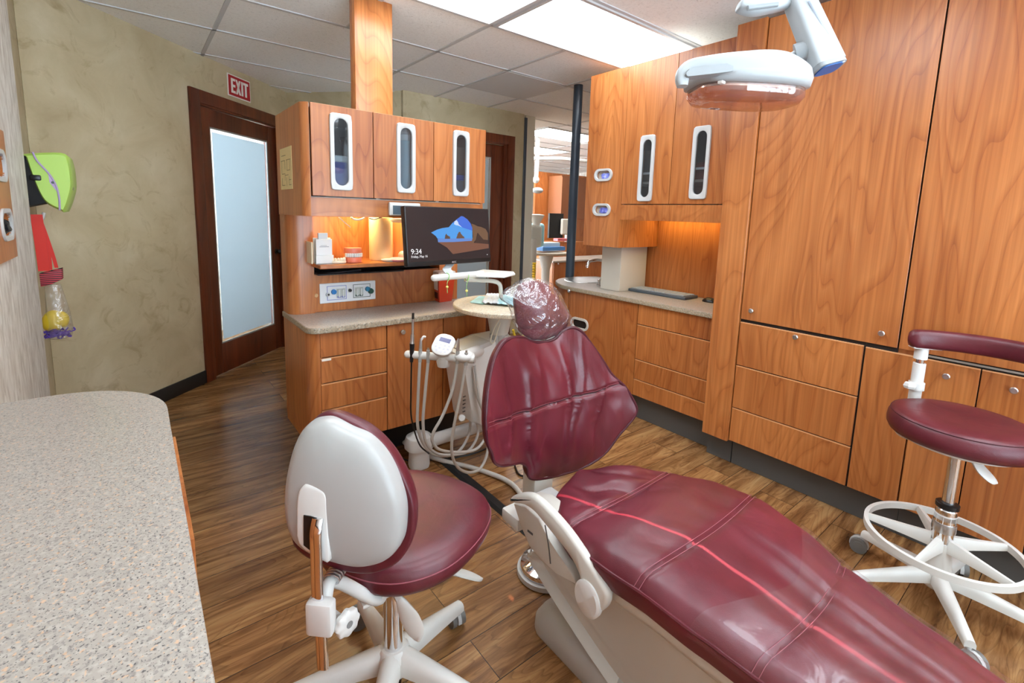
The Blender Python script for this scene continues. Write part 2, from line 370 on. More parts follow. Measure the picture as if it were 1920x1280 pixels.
def interp(tab, t):
    if t <= tab[0][0]: return tab[0][1]
    for (a, va), (b, vb) in zip(tab, tab[1:]):
        if t <= b:
            k = (t-a)/(b-a); k = k*k*(3-2*k)*.5 + k*.5
            return va + (vb-va)*k
    return tab[-1][1]
def tag(o, label, cat, group=None):
    o['label'] = label; o['category'] = cat
    if group: o['group'] = group
    return o
def thing(name, label, cat, loc=(0, 0, 0), group=None):
    o = bpy.data.objects.new(name, None); C.objects.link(o); o.location = loc; o.empty_display_size = .05
    return tag(o, label, cat, group)
def struct_root(name):
    o = bpy.data.objects.new(name, None); C.objects.link(o); o['kind'] = 'structure'; return o
def struct(name, mb, mat): return mb.build(name, mat, kind='structure')
def copy_tree(o, parent=None, label=None):
    c = o.copy(); C.objects.link(c); c.parent = parent
    if label: c['label'] = label
    for ch in list(o.children): copy_tree(ch, c)
    return c
def text_mesh(name, s, size, mat, m4, parent=None, extrude=.0006, align='LEFT', sx=1.):
    cu = bpy.data.curves.new(name, 'FONT'); cu.body = s; cu.size = size; cu.extrude = extrude; cu.align_x = align
    o = bpy.data.objects.new(name, cu); C.objects.link(o)
    dg = bpy.context.evaluated_depsgraph_get(); me = bpy.data.meshes.new_from_object(o.evaluated_get(dg))
    bpy.data.objects.remove(o); bpy.data.curves.remove(cu)
    off = Vector((0, 0, 0)); p = parent
    while p: off += p.location; p = p.parent
    for v in me.vertices: v.co = (m4 @ Vector((v.co.x*sx, v.co.y, v.co.z))) - off
    me.name = name; me.materials.clear(); me.materials.append(mat)
    r = bpy.data.objects.new(name, me); C.objects.link(r)
    if parent: r.parent = parent
    return r
def frame4(o, ex, ey):
    ex = Vector(ex).normalized(); ey = Vector(ey); ez = ex.cross(ey).normalized(); ey = ez.cross(ex)
    m = Matrix((ex, ey, ez)).transposed().to_4x4(); m.translation = Vector(o); return m
def stadium(w, h, n=10):
    """closed outline of a vertical stadium of width w, height h centred on 0"""
    r = w/2; out = []
    for i in range(n+1): t = PI*i/n; out.append((r*math.cos(t), h/2-r+r*math.sin(t)))
    for i in range(n+1): t = PI+PI*i/n; out.append((r*math.cos(t), -h/2+r+r*math.sin(t)))
    return out
def rrect(w, h, r, n=5):
    out = []
    for cx, cy, a in ((w/2-r, h/2-r, 0), (-w/2+r, h/2-r, PI/2), (-w/2+r, -h/2+r, PI), (w/2-r, -h/2+r, 1.5*PI)):
        for i in range(n+1): t = a+PI/2*i/n; out.append((cx+r*math.cos(t), cy+r*math.sin(t)))
    return out
def ringplate(mb, outer, inner, m4, th, lip=.003):
    """flat frame between two outlines with the same number of points (front face raised by th, softened)"""
    n = len(outer); sh = lambda pts, k, z: [m4 @ Vector((x*k, y*k, z)) for x, y in pts]
    mb.loft([sh(outer, 1, 0), sh(outer, 1, th-lip), sh(outer, .985, th), sh(inner, 1.06, th), sh(inner, 1, th-lip), sh(inner, 1, -.004)], cap0=False, cap1=False)
    return mb
def resample(pts, n):
    P = [Vector((x, y, 0)) for x, y in pts]; P.append(P[0]); L = [0]
    for a, b in zip(P, P[1:]): L.append(L[-1]+(b-a).length)
    out = []; j = 0
    for i in range(n):
        t = L[-1]*i/n
        while L[j+1] < t: j += 1
        k = (t-L[j])/max(1e-9, L[j+1]-L[j]); q = P[j]+(P[j+1]-P[j])*k; out.append((q.x, q.y))
    return out
def oval_window(parent, c, ex, ey, w, h, iw, ih, frame_name='window_frame', pane=True, mat=GREYW):
    """moulded frame with a stadium opening, and its pane"""
    m4 = frame4(c, ex, ey); N = 64
    def ang(pts):   # same angular start for both outlines
        r = resample(pts, 256); out = []
        for i in range(N):
            t = 2*PI*i/N; d = (math.cos(t)*w/2, math.sin(t)*h/2)
            best = max(r, key=lambda p: (p[0]/w*d[0]/w+p[1]/h*d[1]/h)/math.hypot(p[0]/w, p[1]/h)); out.append(best)
        return out
    mb = ringplate(MB(), ang(rrect(w, h, w*.16)), ang(stadium(iw, ih)), m4, .012)
    fr = mb.build(frame_name, mat, parent)
    if pane:
        g = MB().prism([m4 @ Vector((x, y, .002)) for x, y in stadium(iw*1.02, ih*1.01)], m4.to_3x3() @ Vector((0, 0, .002)))
        g.build('pane', GLASS, fr)
    return fr
# ------------------------------------------------------------------ the setting
CEIL = 2.535
struct('floor', MB().box(-1.2, 10, -2.9, 11, -.05, 0), FLOORM)
struct('ceiling', MB().box(-1.2, 10, -2.9, 11, CEIL, CEIL+.05), TILE)
g = MB()      # exposed T-bar grid, 0.61 m module
PITX = .6385
GX = [.49+PITX*i for i in range(-2, 16)]
GY = [2.50+.645*i for i in range(-8, 14)]
for y in GY: g.box(-1.15, 9.9, y-.012, y+.012, CEIL-.006, CEIL+.001)
for i, x in enumerate(GX):
    if i % 2 == 0: g.box(x-.012, x+.012, -2.8, 10.9, CEIL-.006, CEIL+.001)
for x, y in ((GX[3], GY[8]), (GX[5], GY[9]), (GX[5], GY[10]), (GX[5], GY[8])): g.box(x-.012, x+.012, y, y+.645, CEIL-.006, CEIL+.001)
struct('trim_1', g, TBAR)
# walls
struct('wall_left', MB().box(-.46, -.36, -2.8, 3.03, 0, CEIL, .004), PAPER)
struct('wall_left_return', MB().box(-.50, -.405, 3.03, 3.60, 0, CEIL), OLIVE)
def wall_seg(name, p, q, z0, z1, th, mat, mb=None):
    p, q = Vector((*p, 0)), Vector((*q, 0)); d = (q-p).normalized(); n = Vector((-d.y, d.x, 0))*th
    m = mb or MB()
    m.prism([p+Vector((0, 0, z0)), q+Vector((0, 0, z0)), q+Vector((0, 0, z1)), p+Vector((0, 0, z1))], n)
    return struct(name, m, mat) if mb is None else m
S45 = math.sqrt(.5)
D0 = Vector((.121, 4.114, 0)); DD = Vector((S45, S45, 0)); DN = Vector((-S45, S45, 0))    # diagonal wall, normal away from us
def dw(s, z, out=0.): return D0 + DD*s + Vector((0, 0, z)) - DN*out
def sxy(s): v = D0+DD*s; return (v.x, v.y)
m = MB()      # with an opening for door 1 (s .48 - 1.46)
wall_seg('', sxy(-.74), sxy(.45), 0, CEIL, .12, None, m); wall_seg('', sxy(.45), sxy(1.44), 2.17, CEIL, .12, None, m); wall_seg('', sxy(1.44), sxy(1.63), 0, CEIL, .12, None, m)
struct('wall_diagonal', m, OLIVE)
struct('wall_behind_door', wall_seg('', (-.6, 6.2), (2.2, 6.2), 0, CEIL, .1, None, MB()), PAPER)
wall_seg('wall_corner', sxy(1.63), (2.08, 4.36), 0, CEIL, .12, OLIVE)
BW = 4.33
m = MB()
m.box(2.07, 2.42, BW, BW+.12, 0, CEIL).box(2.42, 3.36, BW, BW+.12, 2.16, CEIL).box(3.36, 3.56, BW, BW+.12, 0, CEIL)
struct('wall_back', m, OLIVE)
struct('wall_end_panel', MB().box(3.60, 3.74, BW+.02, BW+.10, 0, CEIL), plain('white_wall_paint', (222, 220, 206), .6))
struct('trim_2', MB().box(3.56, 3.60, BW-.012, BW+.06, 0, 2.50, .004), POLEM)
struct('wall_right', MB().box(3.16, 3.26, -2.8, 2.47, 0, CEIL), PAPER)
m = MB().box(-.6, 3.3, -2.8, -2.7, 0, .35).box(-.6, 3.3, -2.8, -2.7, 2.42, CEIL).box(-.6, -.2, -2.8, -2.7, .35, 2.42).box(2.7, 3.3, -2.8, -2.7, .35, 2.42)
struct('wall_front', m, PAPER)
r = struct_root('fill_window_1')  # unseen window added behind the viewer to let in fill light
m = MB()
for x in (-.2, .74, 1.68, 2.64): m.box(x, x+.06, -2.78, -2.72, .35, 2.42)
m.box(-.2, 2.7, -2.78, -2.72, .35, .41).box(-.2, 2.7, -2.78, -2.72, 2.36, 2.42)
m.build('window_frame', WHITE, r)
MB().box(-.14, 2.64, -2.752, -2.748, .41, 2.36).build('fill_window_glass', GLASS, r)
struct('wall_far', MB().box(2.2, 10, 9.6, 9.7, 0, CEIL), plain('far_wall_paint', (206, 202, 190), .6))
struct('wall_far_right', MB().box(9.2, 9.3, 2.2, 9.7, 0, CEIL), PAPER)
struct('wall_side_room', MB().box(3.26, 9.3, 2.2, 2.3, 0, CEIL), PAPER)
struct('wall_room_behind', MB().box(2.3, 3.72, BW+1.3, BW+1.4, 0, CEIL), PAPER)
# cove base on the diagonal wall
m = MB().prism([dw(-.72, .002, .001), dw(.375, .002, .001), dw(.375, .105, .001), dw(-.72, .105, .001)], -DN*.012, .002)
struct('baseboard_left', m, TOEL)

def framed_door(name, P, casing, leaf, glass, knob_s, hinge_s=None, head=2.27, leaf_top=2.155, glass_z=(.26, 2.02), handle_z=.98):
    """P(s, z, out) -> world; casing/leaf/glass are (s0, s1)"""
    r = struct_root(name)
    def bar(mb, s0, s1, z0, z1, o0, o1, bev=.003):
        a = [P(s0, z0, o0), P(s1, z0, o0), P(s1, z1, o0), P(s0, z1, o0)]
        return mb.prism(a, P(s0, z0, o1)-P(s0, z0, o0), bev)
    cw = .095
    mb = MB(); bar(mb, casing[0], casing[0]+cw, 0, head, 0, .022); bar(mb, casing[1]-cw, casing[1], 0, head, 0, .022); bar(mb, casing[0]+cw, casing[1]-cw, head-cw, head, 0, .022)
    mb.build('door_casing', MAHOG, r)
    mb = MB(); bar(mb, casing[0]+cw-.02, leaf[0]-.004, 0, leaf_top+.02, -.11, .008); bar(mb, leaf[1]+.004, casing[1]-cw+.02, 0, leaf_top+.02, -.11, .008); bar(mb, leaf[0]-.02, leaf[1]+.02, leaf_top+.006, leaf_top+.03, -.11, .008)
    mb.build('door_jamb', MAHOG, r)
    lf = MB()
    for a in ((leaf[0], glass[0], .008, leaf_top), (glass[1], leaf[1], .008, leaf_top), (glass[0], glass[1], glass_z[1], leaf_top), (glass[0], glass[1], .008, glass_z[0])): bar(lf, a[0], a[1], a[2], a[3], -.055, -.012, .002)
    leafo = lf.build('door_leaf', MAHOG, r)
    mb = MB(); e = .012
    for a in ((glass[0], glass[0]+e, *glass_z), (glass[1]-e, glass[1], *glass_z), (glass[0], glass[1], glass_z[0], glass_z[0]+e), (glass[0], glass[1], glass_z[1]-e, glass_z[1])): bar(mb, a[0], a[1], a[2], a[3], -.03, -.016, .001)
    mb.build('glazing_bead', plain('grey_bead', (150, 150, 146), .4), leafo)
    mb = MB(); bar(mb, glass[0]+.012, glass[1]-.012, glass_z[0]+.012, glass_z[1]-.012, -.036, -.03, 0); mb.build('clear_pane', GLASS, leafo)
    mb = MB(); bar(mb, glass[0]+.04, glass[1]-.03, glass_z[0]+.03, glass_z[1]-.035, -.029, -.0275, 0); mb.build('frosted_film', FROST, leafo)
    k = P(knob_s, handle_z, -.012); k1 = P(knob_s, handle_z, .03); d = (k1-k).normalized()
    mb = MB(); mb.cyl(k, k+d*.006, .026); mb.cyl(k+d*.004, k+d*.03, .011); mb.sphere(k+d*.042, .026)
    mb.build('door_knob', BLACK, leafo)
    if hinge_s is not None:
        for z in (.22, 1.12, 1.98):
            mb = MB(); mb.cyl(P(hinge_s, z-.045, .006), P(hinge_s, z+.045, .006), .006); bar(mb, hinge_s-.012, hinge_s+.012, z-.045, z+.045, -.002, .003, 0)
            mb.build('hinge', plain('dark_bronze', (50, 34, 24), .4, metal=.7), r)
    return r
framed_door('door_1', lambda s, z, o: dw(s, z, o), (.355, 1.53), (.47, 1.42), (.575, 1.31), 1.372, .462)
framed_door('door_2', lambda s, z, o: Vector((s, BW-o, z)), (2.33, 3.42), (2.44, 3.27), (2.56, 3.12), 2.49, None)

# lit ceiling panels and a grey return-air panel
def ceiling_panel(name, x0, x1, y0, y1, label, group, mat=PANEL):
    t = thing(name, label, 'ceiling light', ((x0+x1)/2, (y0+y1)/2, CEIL-.006), group)
    m = MB(); w = .022; z0, z1 = CEIL-.016, CEIL-.002
    m.box(x0, x1, y0, y0+w, z0, z1).box(x0, x1, y1-w, y1, z0, z1).box(x0, x0+w, y0+w, y1-w, z0, z1).box(x1-w, x1, y0+w, y1-w, z0, z1)
    m.build('light_frame', TBAR, t)
    MB().box(x0+w, x1-w, y0+w, y1-w, CEIL-.008, CEIL-.003).build('diffuser', mat, t)
    return t
ceiling_panel('ceiling_light', GX[4]+.012, GX[6]-.012, GY[7]+.012, GY[8]-.012, 'large lit ceiling panel ending above the tall wood cabinet doors on the right', 'lit ceiling panels')
ceiling_panel('ceiling_light', GX[2]+.012, GX[4]-.012, GY[7]+.012, GY[8]-.012, 'lit ceiling panel cut off by the top edge, beside the wooden post', 'lit ceiling panels')
for i, (ix, iy) in enumerate(((2, 5), (2, 3), (4, 3), (2, 1), (4, 1))):  # unseen panels added behind the viewer to brighten the room
    ceiling_panel('ceiling_light', GX[ix]+.012, GX[ix+2]-.012, GY[iy]+.012, GY[iy+1]-.012, 'added fill ceiling panel behind the viewer, outside the picture', 'added fill ceiling panels behind the viewer')
v = thing('air_return_panel', 'flat grey square panel in the white tile ceiling beyond the wooden post', 'vent', (GX[5]+.3, GY[9]+.3, CEIL-.006))
MB().box(GX[5]+.012, GX[6]-.012+.05, GY[9]+.012, GY[10]-.012, CEIL-.008, CEIL-.003).build('perforated_plate', plain('grey_perforated', (214, 212, 211), .6, bump=.5, bscale=400), v)
PANEL2 = emission('lit_diffuser_far', (255, 255, 252), 14.)
for i, (x0, x1, y0, y1, lb) in enumerate(((4.25, 5.45, 4.68, 5.3, 'lit ceiling panel of the next bay, nearest beside the dark pole'), (4.9, 6.1, 6.1, 6.8, 'lit ceiling panel of the next bay, farther and lower beside the dark pole'))):
    ceiling_panel('ceiling_light', x0, x1, y0, y1, lb, 'lit panels of the next bay', PANEL2)
HALLP = emission('lit_diffuser_hall', (255, 250, 240), 7.)

# EXIT sign
t = thing('exit_sign', 'red EXIT sign with white letters and border above the dark door', 'sign', dw(.9, 2.40, 0))
e0 = at_pl(424, 137, D0, DN); e1 = at_pl(468, 152.5, D0, DN); e2 = at_pl(468.5, 193, D0, DN); e3 = at_pl(427.5, 178, D0, DN)
sw0 = (e0-D0).dot(DD); sw1 = (e1-D0).dot(DD); sz1 = (e0.z+e1.z)/2; sz0 = (e2.z+e3.z)/2
sw0 = ((e0-D0).dot(DD)+(e3-D0).dot(DD))/2; sw1 = ((e1-D0).dot(DD)+(e2-D0).dot(DD))/2
RED = plain('sign_red', (178, 24, 36), .4); WPAINT = plain('sign_white', (240, 236, 232), .4)
MB().prism([dw(sw0, sz0, .001), dw(sw1, sz0, .001), dw(sw1, sz1, .001), dw(sw0, sz1, .001)], -DN*.005, .001).build('sign_plate', WPAINT, t)
i = .009
MB().prism([dw(sw0+i, sz0+i, .006), dw(sw1-i, sz0+i, .006), dw(sw1-i, sz1-i, .006), dw(sw0+i, sz1-i, .006)], -DN*.0015).build('red_field', RED, t)
sw = sw1-sw0; sh = sz1-sz0; lw = (sw-.062)/4*1.0
m = MB()
def lbox(a0, a1, b0, b1):  # fractions of sign
    m.prism([dw(a0, b0, .0075), dw(a1, b0, .0075), dw(a1, b1, .0075), dw(a0, b1, .0075)], -DN*.0015)
zb, zt = sz0+sh*.17, sz1-sh*.17; st = sw*.078
X = sw0+sw*.13
lbox(X, X+st, zb, zt)
for zz in (zb, (zb+zt)/2-st*.45, zt-st*.9): lbox(X+st, X+sw*.18, zz, zz+st*.9)
X = sw0+sw*.325; wX = sw*.23
for a, b in ((X, X+wX-st), (X+wX-st, X)):
    m.prism([dw(a, zb, .0075), dw(a+st, zb, .0075), dw(b+st, zt, .0075), dw(b, zt, .0075)], -DN*.0015)
X = sw0+sw*.575; lbox(X, X+st, zb, zt)
X = sw0+sw*.67; wX = sw*.215; lbox(X, X+wX, zt-st*.9, zt); lbox(X+wX/2-st/2, X+wX/2+st/2, zb, zt-st*.9)
m.build('lettering', WPAINT, t)

# ------------------------------------------------------------------ near counter on the left
t = thing('base_cabinet', 'low cabinet under the near speckled counter, orange drawer edge showing', 'cabinet', (-.15, .6, 0))
MB().box(-.355, .005, -1.2, 1.60, .1, .828).build('carcass', CHERRY, t)
MB().box(-.355, -.03, -1.2, 1.55, 0, .1).build('toe_kick', TOEK, t)
m = MB().box(.030, .0485, .93, 1.40, .60, .826, .0015).box(-.25, .030, .955, .967, .63, .78).box(-.25, .030, 1.363, 1.375, .63, .78).box(-.25, .030, .967, 1.363, .63, .64); m.build('drawer', CHERRY, t)
MB().box(.007, .027, .915, .92, .12, .815, .001).build('filler_strip', CHERRY, t)
MB().box(.007, .027, .93, 1.40, .13, .59, .0015).build('door', CHERRY, t)
MB().box(.007, .027, -1.1, .91, .13, .815, .0015).build('door', CHERRY, t)
pts = [(-.36, -1.2), (.04, -1.2), (.04, 1.52)] 
pts = [Vector((x, y, .828)) for x, y in pts]
R = .26
for i in range(1, 15):
    a = PI/2*i/14; pts.append(Vector((.04-R*1.0+R*math.cos(a), 1.52+R*1.07*math.sin(a), .828)))
pts += [Vector((-.36, 1.80, .828))]
m = MB().prism(pts, (0, 0, .032), .004, 2)
tag(m.build('countertop', SPECK), 'large beige speckled counter with rounded corner filling the lower left', 'countertop')

# wood dispenser plate on the wallpaper wall
t = thing('dispenser_plate', 'wood wall plate with two oval openings at the left edge of the photo', 'dispenser', (-.36, 2.35, 1.42))
def hole_panel(mb, m4, w, h, holes, th):
    """rectangular panel (centred on m4) with stadium holes stacked vertically: each hole gets its own band"""
    zs = [h/2]
    for a, b in zip(holes, holes[1:]): zs.append((a[1]-a[3]/2 + b[1]+b[3]/2)/2)
    zs.append(-h/2)
    for (cx, cy, iw, ih), z1, z0 in zip(holes, zs, zs[1:]):
        st = [(cx+x, cy+y) for x, y in (stadium(iw, ih, 12) if ih >= iw else [(y, -x) for x, y in stadium(ih, iw, 12)])]
        angs = sorted({math.atan2(y-cy, x-cx) for x, y in st} | {math.atan2(zz-cy, xx-cx) for xx in (-w/2, w/2) for zz in (z0, z1)})
        inn, outr = [], []
        for a in angs:
            dx, dy = math.cos(a), math.sin(a)
            k = min([(w/2-cx)/dx if dx > 1e-9 else 1e9, (-w/2-cx)/dx if dx < -1e-9 else 1e9, (z1-cy)/dy if dy > 1e-9 else 1e9, (z0-cy)/dy if dy < -1e-9 else 1e9])
            outr.append((cx+dx*k, cy+dy*k))
            # stadium boundary along the same direction
            r = min(iw, ih)/2; L = (max(iw, ih)/2-r)
            ux, uy = (dx, dy) if ih >= iw else (dy, dx)
            kk = r/abs(ux) if abs(ux) > 1e-9 else 1e9
            if abs(uy*kk) > L:
                s_ = math.copysign(L, uy); bq = -uy*s_; cq = s_*s_-r*r; kk = -bq+math.sqrt(max(0, bq*bq-cq))
            inn.append((cx+dx*kk, cy+dy*kk))
        f = lambda P, z: [m4 @ Vector((x, y, z)) for x, y in P]
        mb.loft([f(inn, -th), f(outr, -th), f(outr, 0), f(inn, 0), f(inn, -th)], cap0=False, cap1=False)
    return mb
m4 = frame4((-.345, 2.42, 1.4175), (0, -1, 0), (0, 0, 1))       # faces +X; local x runs towards us
# local x: +x = -Y.  plate spans Y 2.2 - 2.64
PYC = at_x(33, 475, -.338).y-.18; zA = (at_x(9, 285, -.338).z+at_x(9, 340, -.338).z)/2; zB = (at_x(18, 393, -.338).z+at_x(20, 447, -.338).z)/2
m4 = frame4((-.338, PYC, 1.42), (0, 1, 0), (0, 0, 1)); OX = .045; zA -= 1.42; zB -= 1.42
hole_panel(MB(), m4, .36, .44, [(OX, zA, .15, .078), (OX, zB, .15, .078)], .02).build('plate', CHERRY, t)
for z in (zA, zB):
    mm = frame4(m4 @ Vector((OX, z, 0)), (0, 1, 0), (0, 0, 1))
    N = 64; fo = [(1.14*x, 1.24*y) for x, y in rrect(.16, .088, .04, 15)]; fi = rrect(.148, .076, .036, 15)
    ringplate(MB(), fo, fi, mm, .006, .002).build('opening_frame', GREYW, t)
gm = plain('black_nitrile', (22, 24, 30), .35)
def crumple(c, r, sc, seed, seg=18, amp=.3):
    m = MB().sphere((0, 0, 0), r, seg, sc); rnd = random.Random(seed)
    ph = [rnd.uniform(0, 6) for _ in range(9)]
    for v in m.b.verts:
        d = v.co/r
        k = 1+amp*(math.sin(d.x*5+ph[0])*math.cos(d.y*6+ph[1])+.6*math.sin(d.z*9+ph[2]+d.x*4)+.4*math.cos(d.y*13+ph[3]))
        v.co = v.co*k*.8+Vector(c)
    return m
tag(crumple((-.345, PYC+OX+.01, 1.42+zB-.01), .045, (.4, 1.1, .6), 3).build('disposable_glove', gm), 'black crumpled glove poking from the lower oval opening of the wall plate', 'glove')
tag(crumple((-.352, PYC+OX, 1.42+zA), .045, (.3, 1.3, .7), 5).build('disposable_glove', plain('periwinkle_nitrile', (120, 130, 190), .4)), 'blue glove in the upper oval opening of the wall plate at the left edge', 'glove')

# green paper towel dispenser, on the return wall behind the wallpaper wall
t = thing('towel_dispenser', 'lime green paper towel dispenser with lilac stripe on the wall', 'dispenser', (-.40, 3.28, 1.45))
YN, YF = 3.14, 3.42       # near and far faces
prof_px = [(45, 288), (114, 286), (128, 300), (134, 338), (132, 362), (121, 395), (114, 395), (84, 378), (64, 340), (47, 292)]
pr = [at_y(x, y, YN) for x, y in prof_px]
DG = plain('lime_plastic', (176, 212, 96), .35)
rings = []
for k, (dy, sc) in enumerate(((.0, .92), (.012, 1), (YF-YN-.012, 1), (YF-YN, .92))):
    c = sum((p for p in pr), Vector())/len(pr); rings.append([Vector((c.x+(p.x-c.x)*sc, YN+dy, c.z+(p.z-c.z)*sc)) for p in spline(pr, 4, True)])
MB().loft(rings).build('cover', DG, t, angle=40)
bk = [at_y(x, y, YN+.01) for x, y in ((45, 288), (48, 292), (66, 340), (86, 379), (112, 394), (90, 388), (70, 380), (60, 372), (56, 372))]
zt, zb = bk[0].z, bk[-1].z
m = MB(); m.prism([Vector((-.404, YN+.012, zt)), Vector((pr[0].x+.02, YN+.012, zt-.005)), Vector((pr[8].x+.02, YN+.012, pr[8].z)), Vector((pr[7].x+.02, YN+.012, pr[7].z)), Vector((-.404, YN+.012, pr[7].z-.03))], (0, YF-YN-.024, 0), .003)
m.build('back_plate', BLACKM, t)
s_px = [(61, 285), (70, 302), (92, 326), (105, 348), (111, 372), (112, 394)]
m = MB().tube([at_y(x, y, YN-.001) for x, y in s_px], .004, 8, flat=1.)
m.build('stripe', plain('lilac_plastic', (170, 150, 190), .4), t)
em = [at_y(x, y, YN-.0025) for x, y in ((90, 324), (99, 333), (105, 346), (108, 360), (101, 352), (93, 342))]
MB().prism(em, (0, .002, 0)).build('emblem', plain('lilac_badge', (190, 166, 206), .4), t)
MB().cyl(at_y(99, 342, YN-.005), at_y(99, 342, YN), .006).build('sensor_eye', BLACK, t)
a = at_y(68, 333, YN-.006); MB().box(a.x-.022, a.x+.016, YN-.006, YN+.02, a.z-.013, a.z+.013, .006, 2).build('latch', BLACK, t)
a = at_y(131, 345, YN+.1); MB().box(a.x-.004, a.x+.012, YN+.07, YN+.13, a.z-.03, a.z+.03, .003).build('view_window', plain('grey_green', (120, 140, 80), .3), t)
# hook, red strap bag with things in it
t = thing('wall_hook', 'small white coat hook under the green towel dispenser', 'hook', (-.40, 3.2, 1.25))
HK = 3.22
a = at_y(63, 398, HK); m = MB().box(-.405, -.392, HK-.02, HK+.02, a.z-.035, a.z+.05, .004)
m.tube([(-.395, HK, a.z-.02), (-.375, HK, a.z-.035), (-.345, HK, a.z-.03), (-.335, HK, a.z+.0)], .007, 8); m.build('hook', WHITE, t, local=False)
t = thing('hanging_bag', 'clear plastic gift bag hanging from the hook by red ribbon straps', 'bag', (-.35, 3.2, 1.0))
RS = plain('red_ribbon', (214, 44, 30), .55)
def ribbon(px, Y, w, nm):
    P = spline([at_y(x, y, Y) for x, y in px], 5); mb = MB()
    L = [p-Vector((w/2, 0, 0)) for p in P]; Rr = [p+Vector((w/2, 0, 0)) for p in P]
    mb.loft([[a, b, b+Vector((0, .003, 0)), a+Vector((0, .003, 0))] for a, b in zip(L, Rr)]); return mb.build(nm, RS, t)
ribbon([(68, 402), (72, 430), (78, 470), (83, 508)], HK-.012, .042, 'strap')
ribbon([(72, 402), (86, 440), (99, 478), (106, 502)], HK+.01, .014, 'strap')
ribbon([(71, 402), (82, 440), (90, 475), (93, 506)], HK+.0, .02, 'strap')
bandp = [at_y(x, y, HK) for x, y in ((75, 512), (117, 502), (118, 522), (97, 532), (78, 536))]
BAND = new_mat('striped_band')
mt, nt, b_ = BAND; wv = nt.nodes.new('ShaderNodeTexWave'); wv.bands_direction = 'Z'; wv.inputs['Scale'].default_value = 34; wv.inputs['Distortion'].default_value = .4
tc_ = nt.nodes.new('ShaderNodeTexCoord'); nt.links.new(tc_.outputs['Object'], wv.inputs['Vector']); rr_ = ramp(nt, [(.4, (28, 20, 26)), (.55, (206, 70, 84))]); nt.links.new(wv.outputs['Fac'], rr_.inputs['Fac']); nt.links.new(rr_.outputs['Color'], b_.inputs['Base Color']); b_.inputs['Roughness'].default_value = .6
MB().prism([p+Vector((0, -.03, 0)) for p in bandp], (0, .06, 0), .004).build('striped_band', mt, t)
rings = []
for (xl, xr, y, hw) in ((84, 114, 532, .02), (84, 124, 560, .04), (86, 133, 590, .06), (88, 138, 615, .065), (90, 136, 630, .06), (94, 128, 634, .03)):
    a, b2 = at_y(xl, y, HK), at_y(xr, y, HK); c = (a+b2)/2; w = (b2-a).length/2
    rings.append([Vector((c.x+w*math.cos(2*PI*k/16), HK+hw*math.sin(2*PI*k/16), c.z)) for k in range(16)])
MB().loft(rings, cap0=False).build('clear_pouch', FILM, t)
a = at_y(101, 602, HK)
def wobble(mb, amp, seed, k=60):
    for v in mb.b.verts:
        c = v.co; v.co = c + Vector((math.sin(c.y*k+seed), math.sin(c.z*k+seed*2), math.sin(c.x*k+seed*3)))*amp
    return mb
m = MB().sphere(a, .05, 20, (.85, .9, 1.05)); m.sphere(a+Vector((.035, -.01, .01)), .034, 16, (.8, .8, 1.2))
tag(wobble(m, .004, 1).build('yellow_toy', plain('yellow_vinyl', (230, 200, 50), .35)), 'shiny yellow rounded item inside the hanging clear bag', 'toy')
m = MB()
for k in range(26):
    q = at_y(104+random.uniform(-13, 26), 626+random.uniform(-4, 5)-(8 if k % 5 == 0 else 0), HK)
    m.tube([q+Vector((random.uniform(-.025, .025), random.uniform(-.04, .03), random.uniform(-.012, .012))) for _ in range(4)], .0035, 5, smooth=3)
o = tag(m.build('paper_shred', plain('purple_shred', (92, 62, 170), .6)), 'purple shredded filler at the bottom of the hanging clear bag', 'filler'); o['kind'] = 'stuff'
KNOBM = STEEL
def knob(parent, p, n):
    p = Vector(p); n = Vector(n)
    m = MB().cyl(p, p+n*.014, .006, .006, 14); m.cyl(p+n*.012, p+n*.022, .011, .013, 20); m.cyl(p+n*.022, p+n*.026, .013, .010, 20)
    return m.build('knob', KNOBM, parent)
G = .0022
def front_y(parent, name, x0, x1, z0, z1, Y, th=.018, mat=None):     # panel facing -Y
    mb = MB().box(x0+G, x1-G, Y, Y+th, z0+.0015, z1-.0045, .0012)
    return mb.build(name, mat or CHERRY, parent)
def front_x(parent, name, y0, y1, z0, z1, X, th=.018, mat=None):     # panel facing -X
    mb = MB().box(X, X+th, y0+G, y1-G, z0+.0015, z1-.0045, .0012)
    return mb.build(name, mat or CHERRY, parent)
def edge_y(parent, x0, x1, z, Y): return MB().box(x0+G, x1-G, Y-.0012, Y+.016, z-.0085, z-.0042).build('edge_band', EDGE, parent)
def edge_x(parent, y0, y1, z, X): return MB().box(X-.0012, X+.016, y0+G, y1-G, z-.0085, z-.0042).build('edge_band', EDGE, parent)

# ================================================================== left unit (stands free, faces -Y)
LY = 2.243; LX0, LX1 = .598, 1.60
t = thing('base_cabinet', 'wood drawer cabinet with white label under the left speckled counter', 'cabinet', (1.1, 2.45, 0))
m = MB()
vp = [Vector((LX0, 2.70, .26)), Vector((LX0, LY+.06, .26))]
for i in range(1, 7): a = PI+PI/2*i/6; vp.append(Vector((LX0+.06+.06*math.cos(a), LY+.065+.06*math.sin(a), .26)))
vp += [Vector((LX0+.06, LY+.022, .26)), Vector((LX1, LY+.022, .26)), Vector((LX1, 2.70, .26))]
m.prism(vp, (0, 0, .572)); m.build('carcass', CHERRY, t, angle=25)
MB().box(LX0+.08, LX1-.04, 2.52, 2.69, 0, .26).build('toe_kick', TOEL, t)
gapm = MB().box(LX0+.062, LX1-.002, LY+.012, LY+.0225, .262, .831); gapm.build('gap_shadow', GAPM, t)
xd = (.648, .979, 1.31)
zd = (.836, at_y(598, 672, LY).z, at_y(600, 720.5, LY).z, at_y(602, 770.5, LY).z, .262)
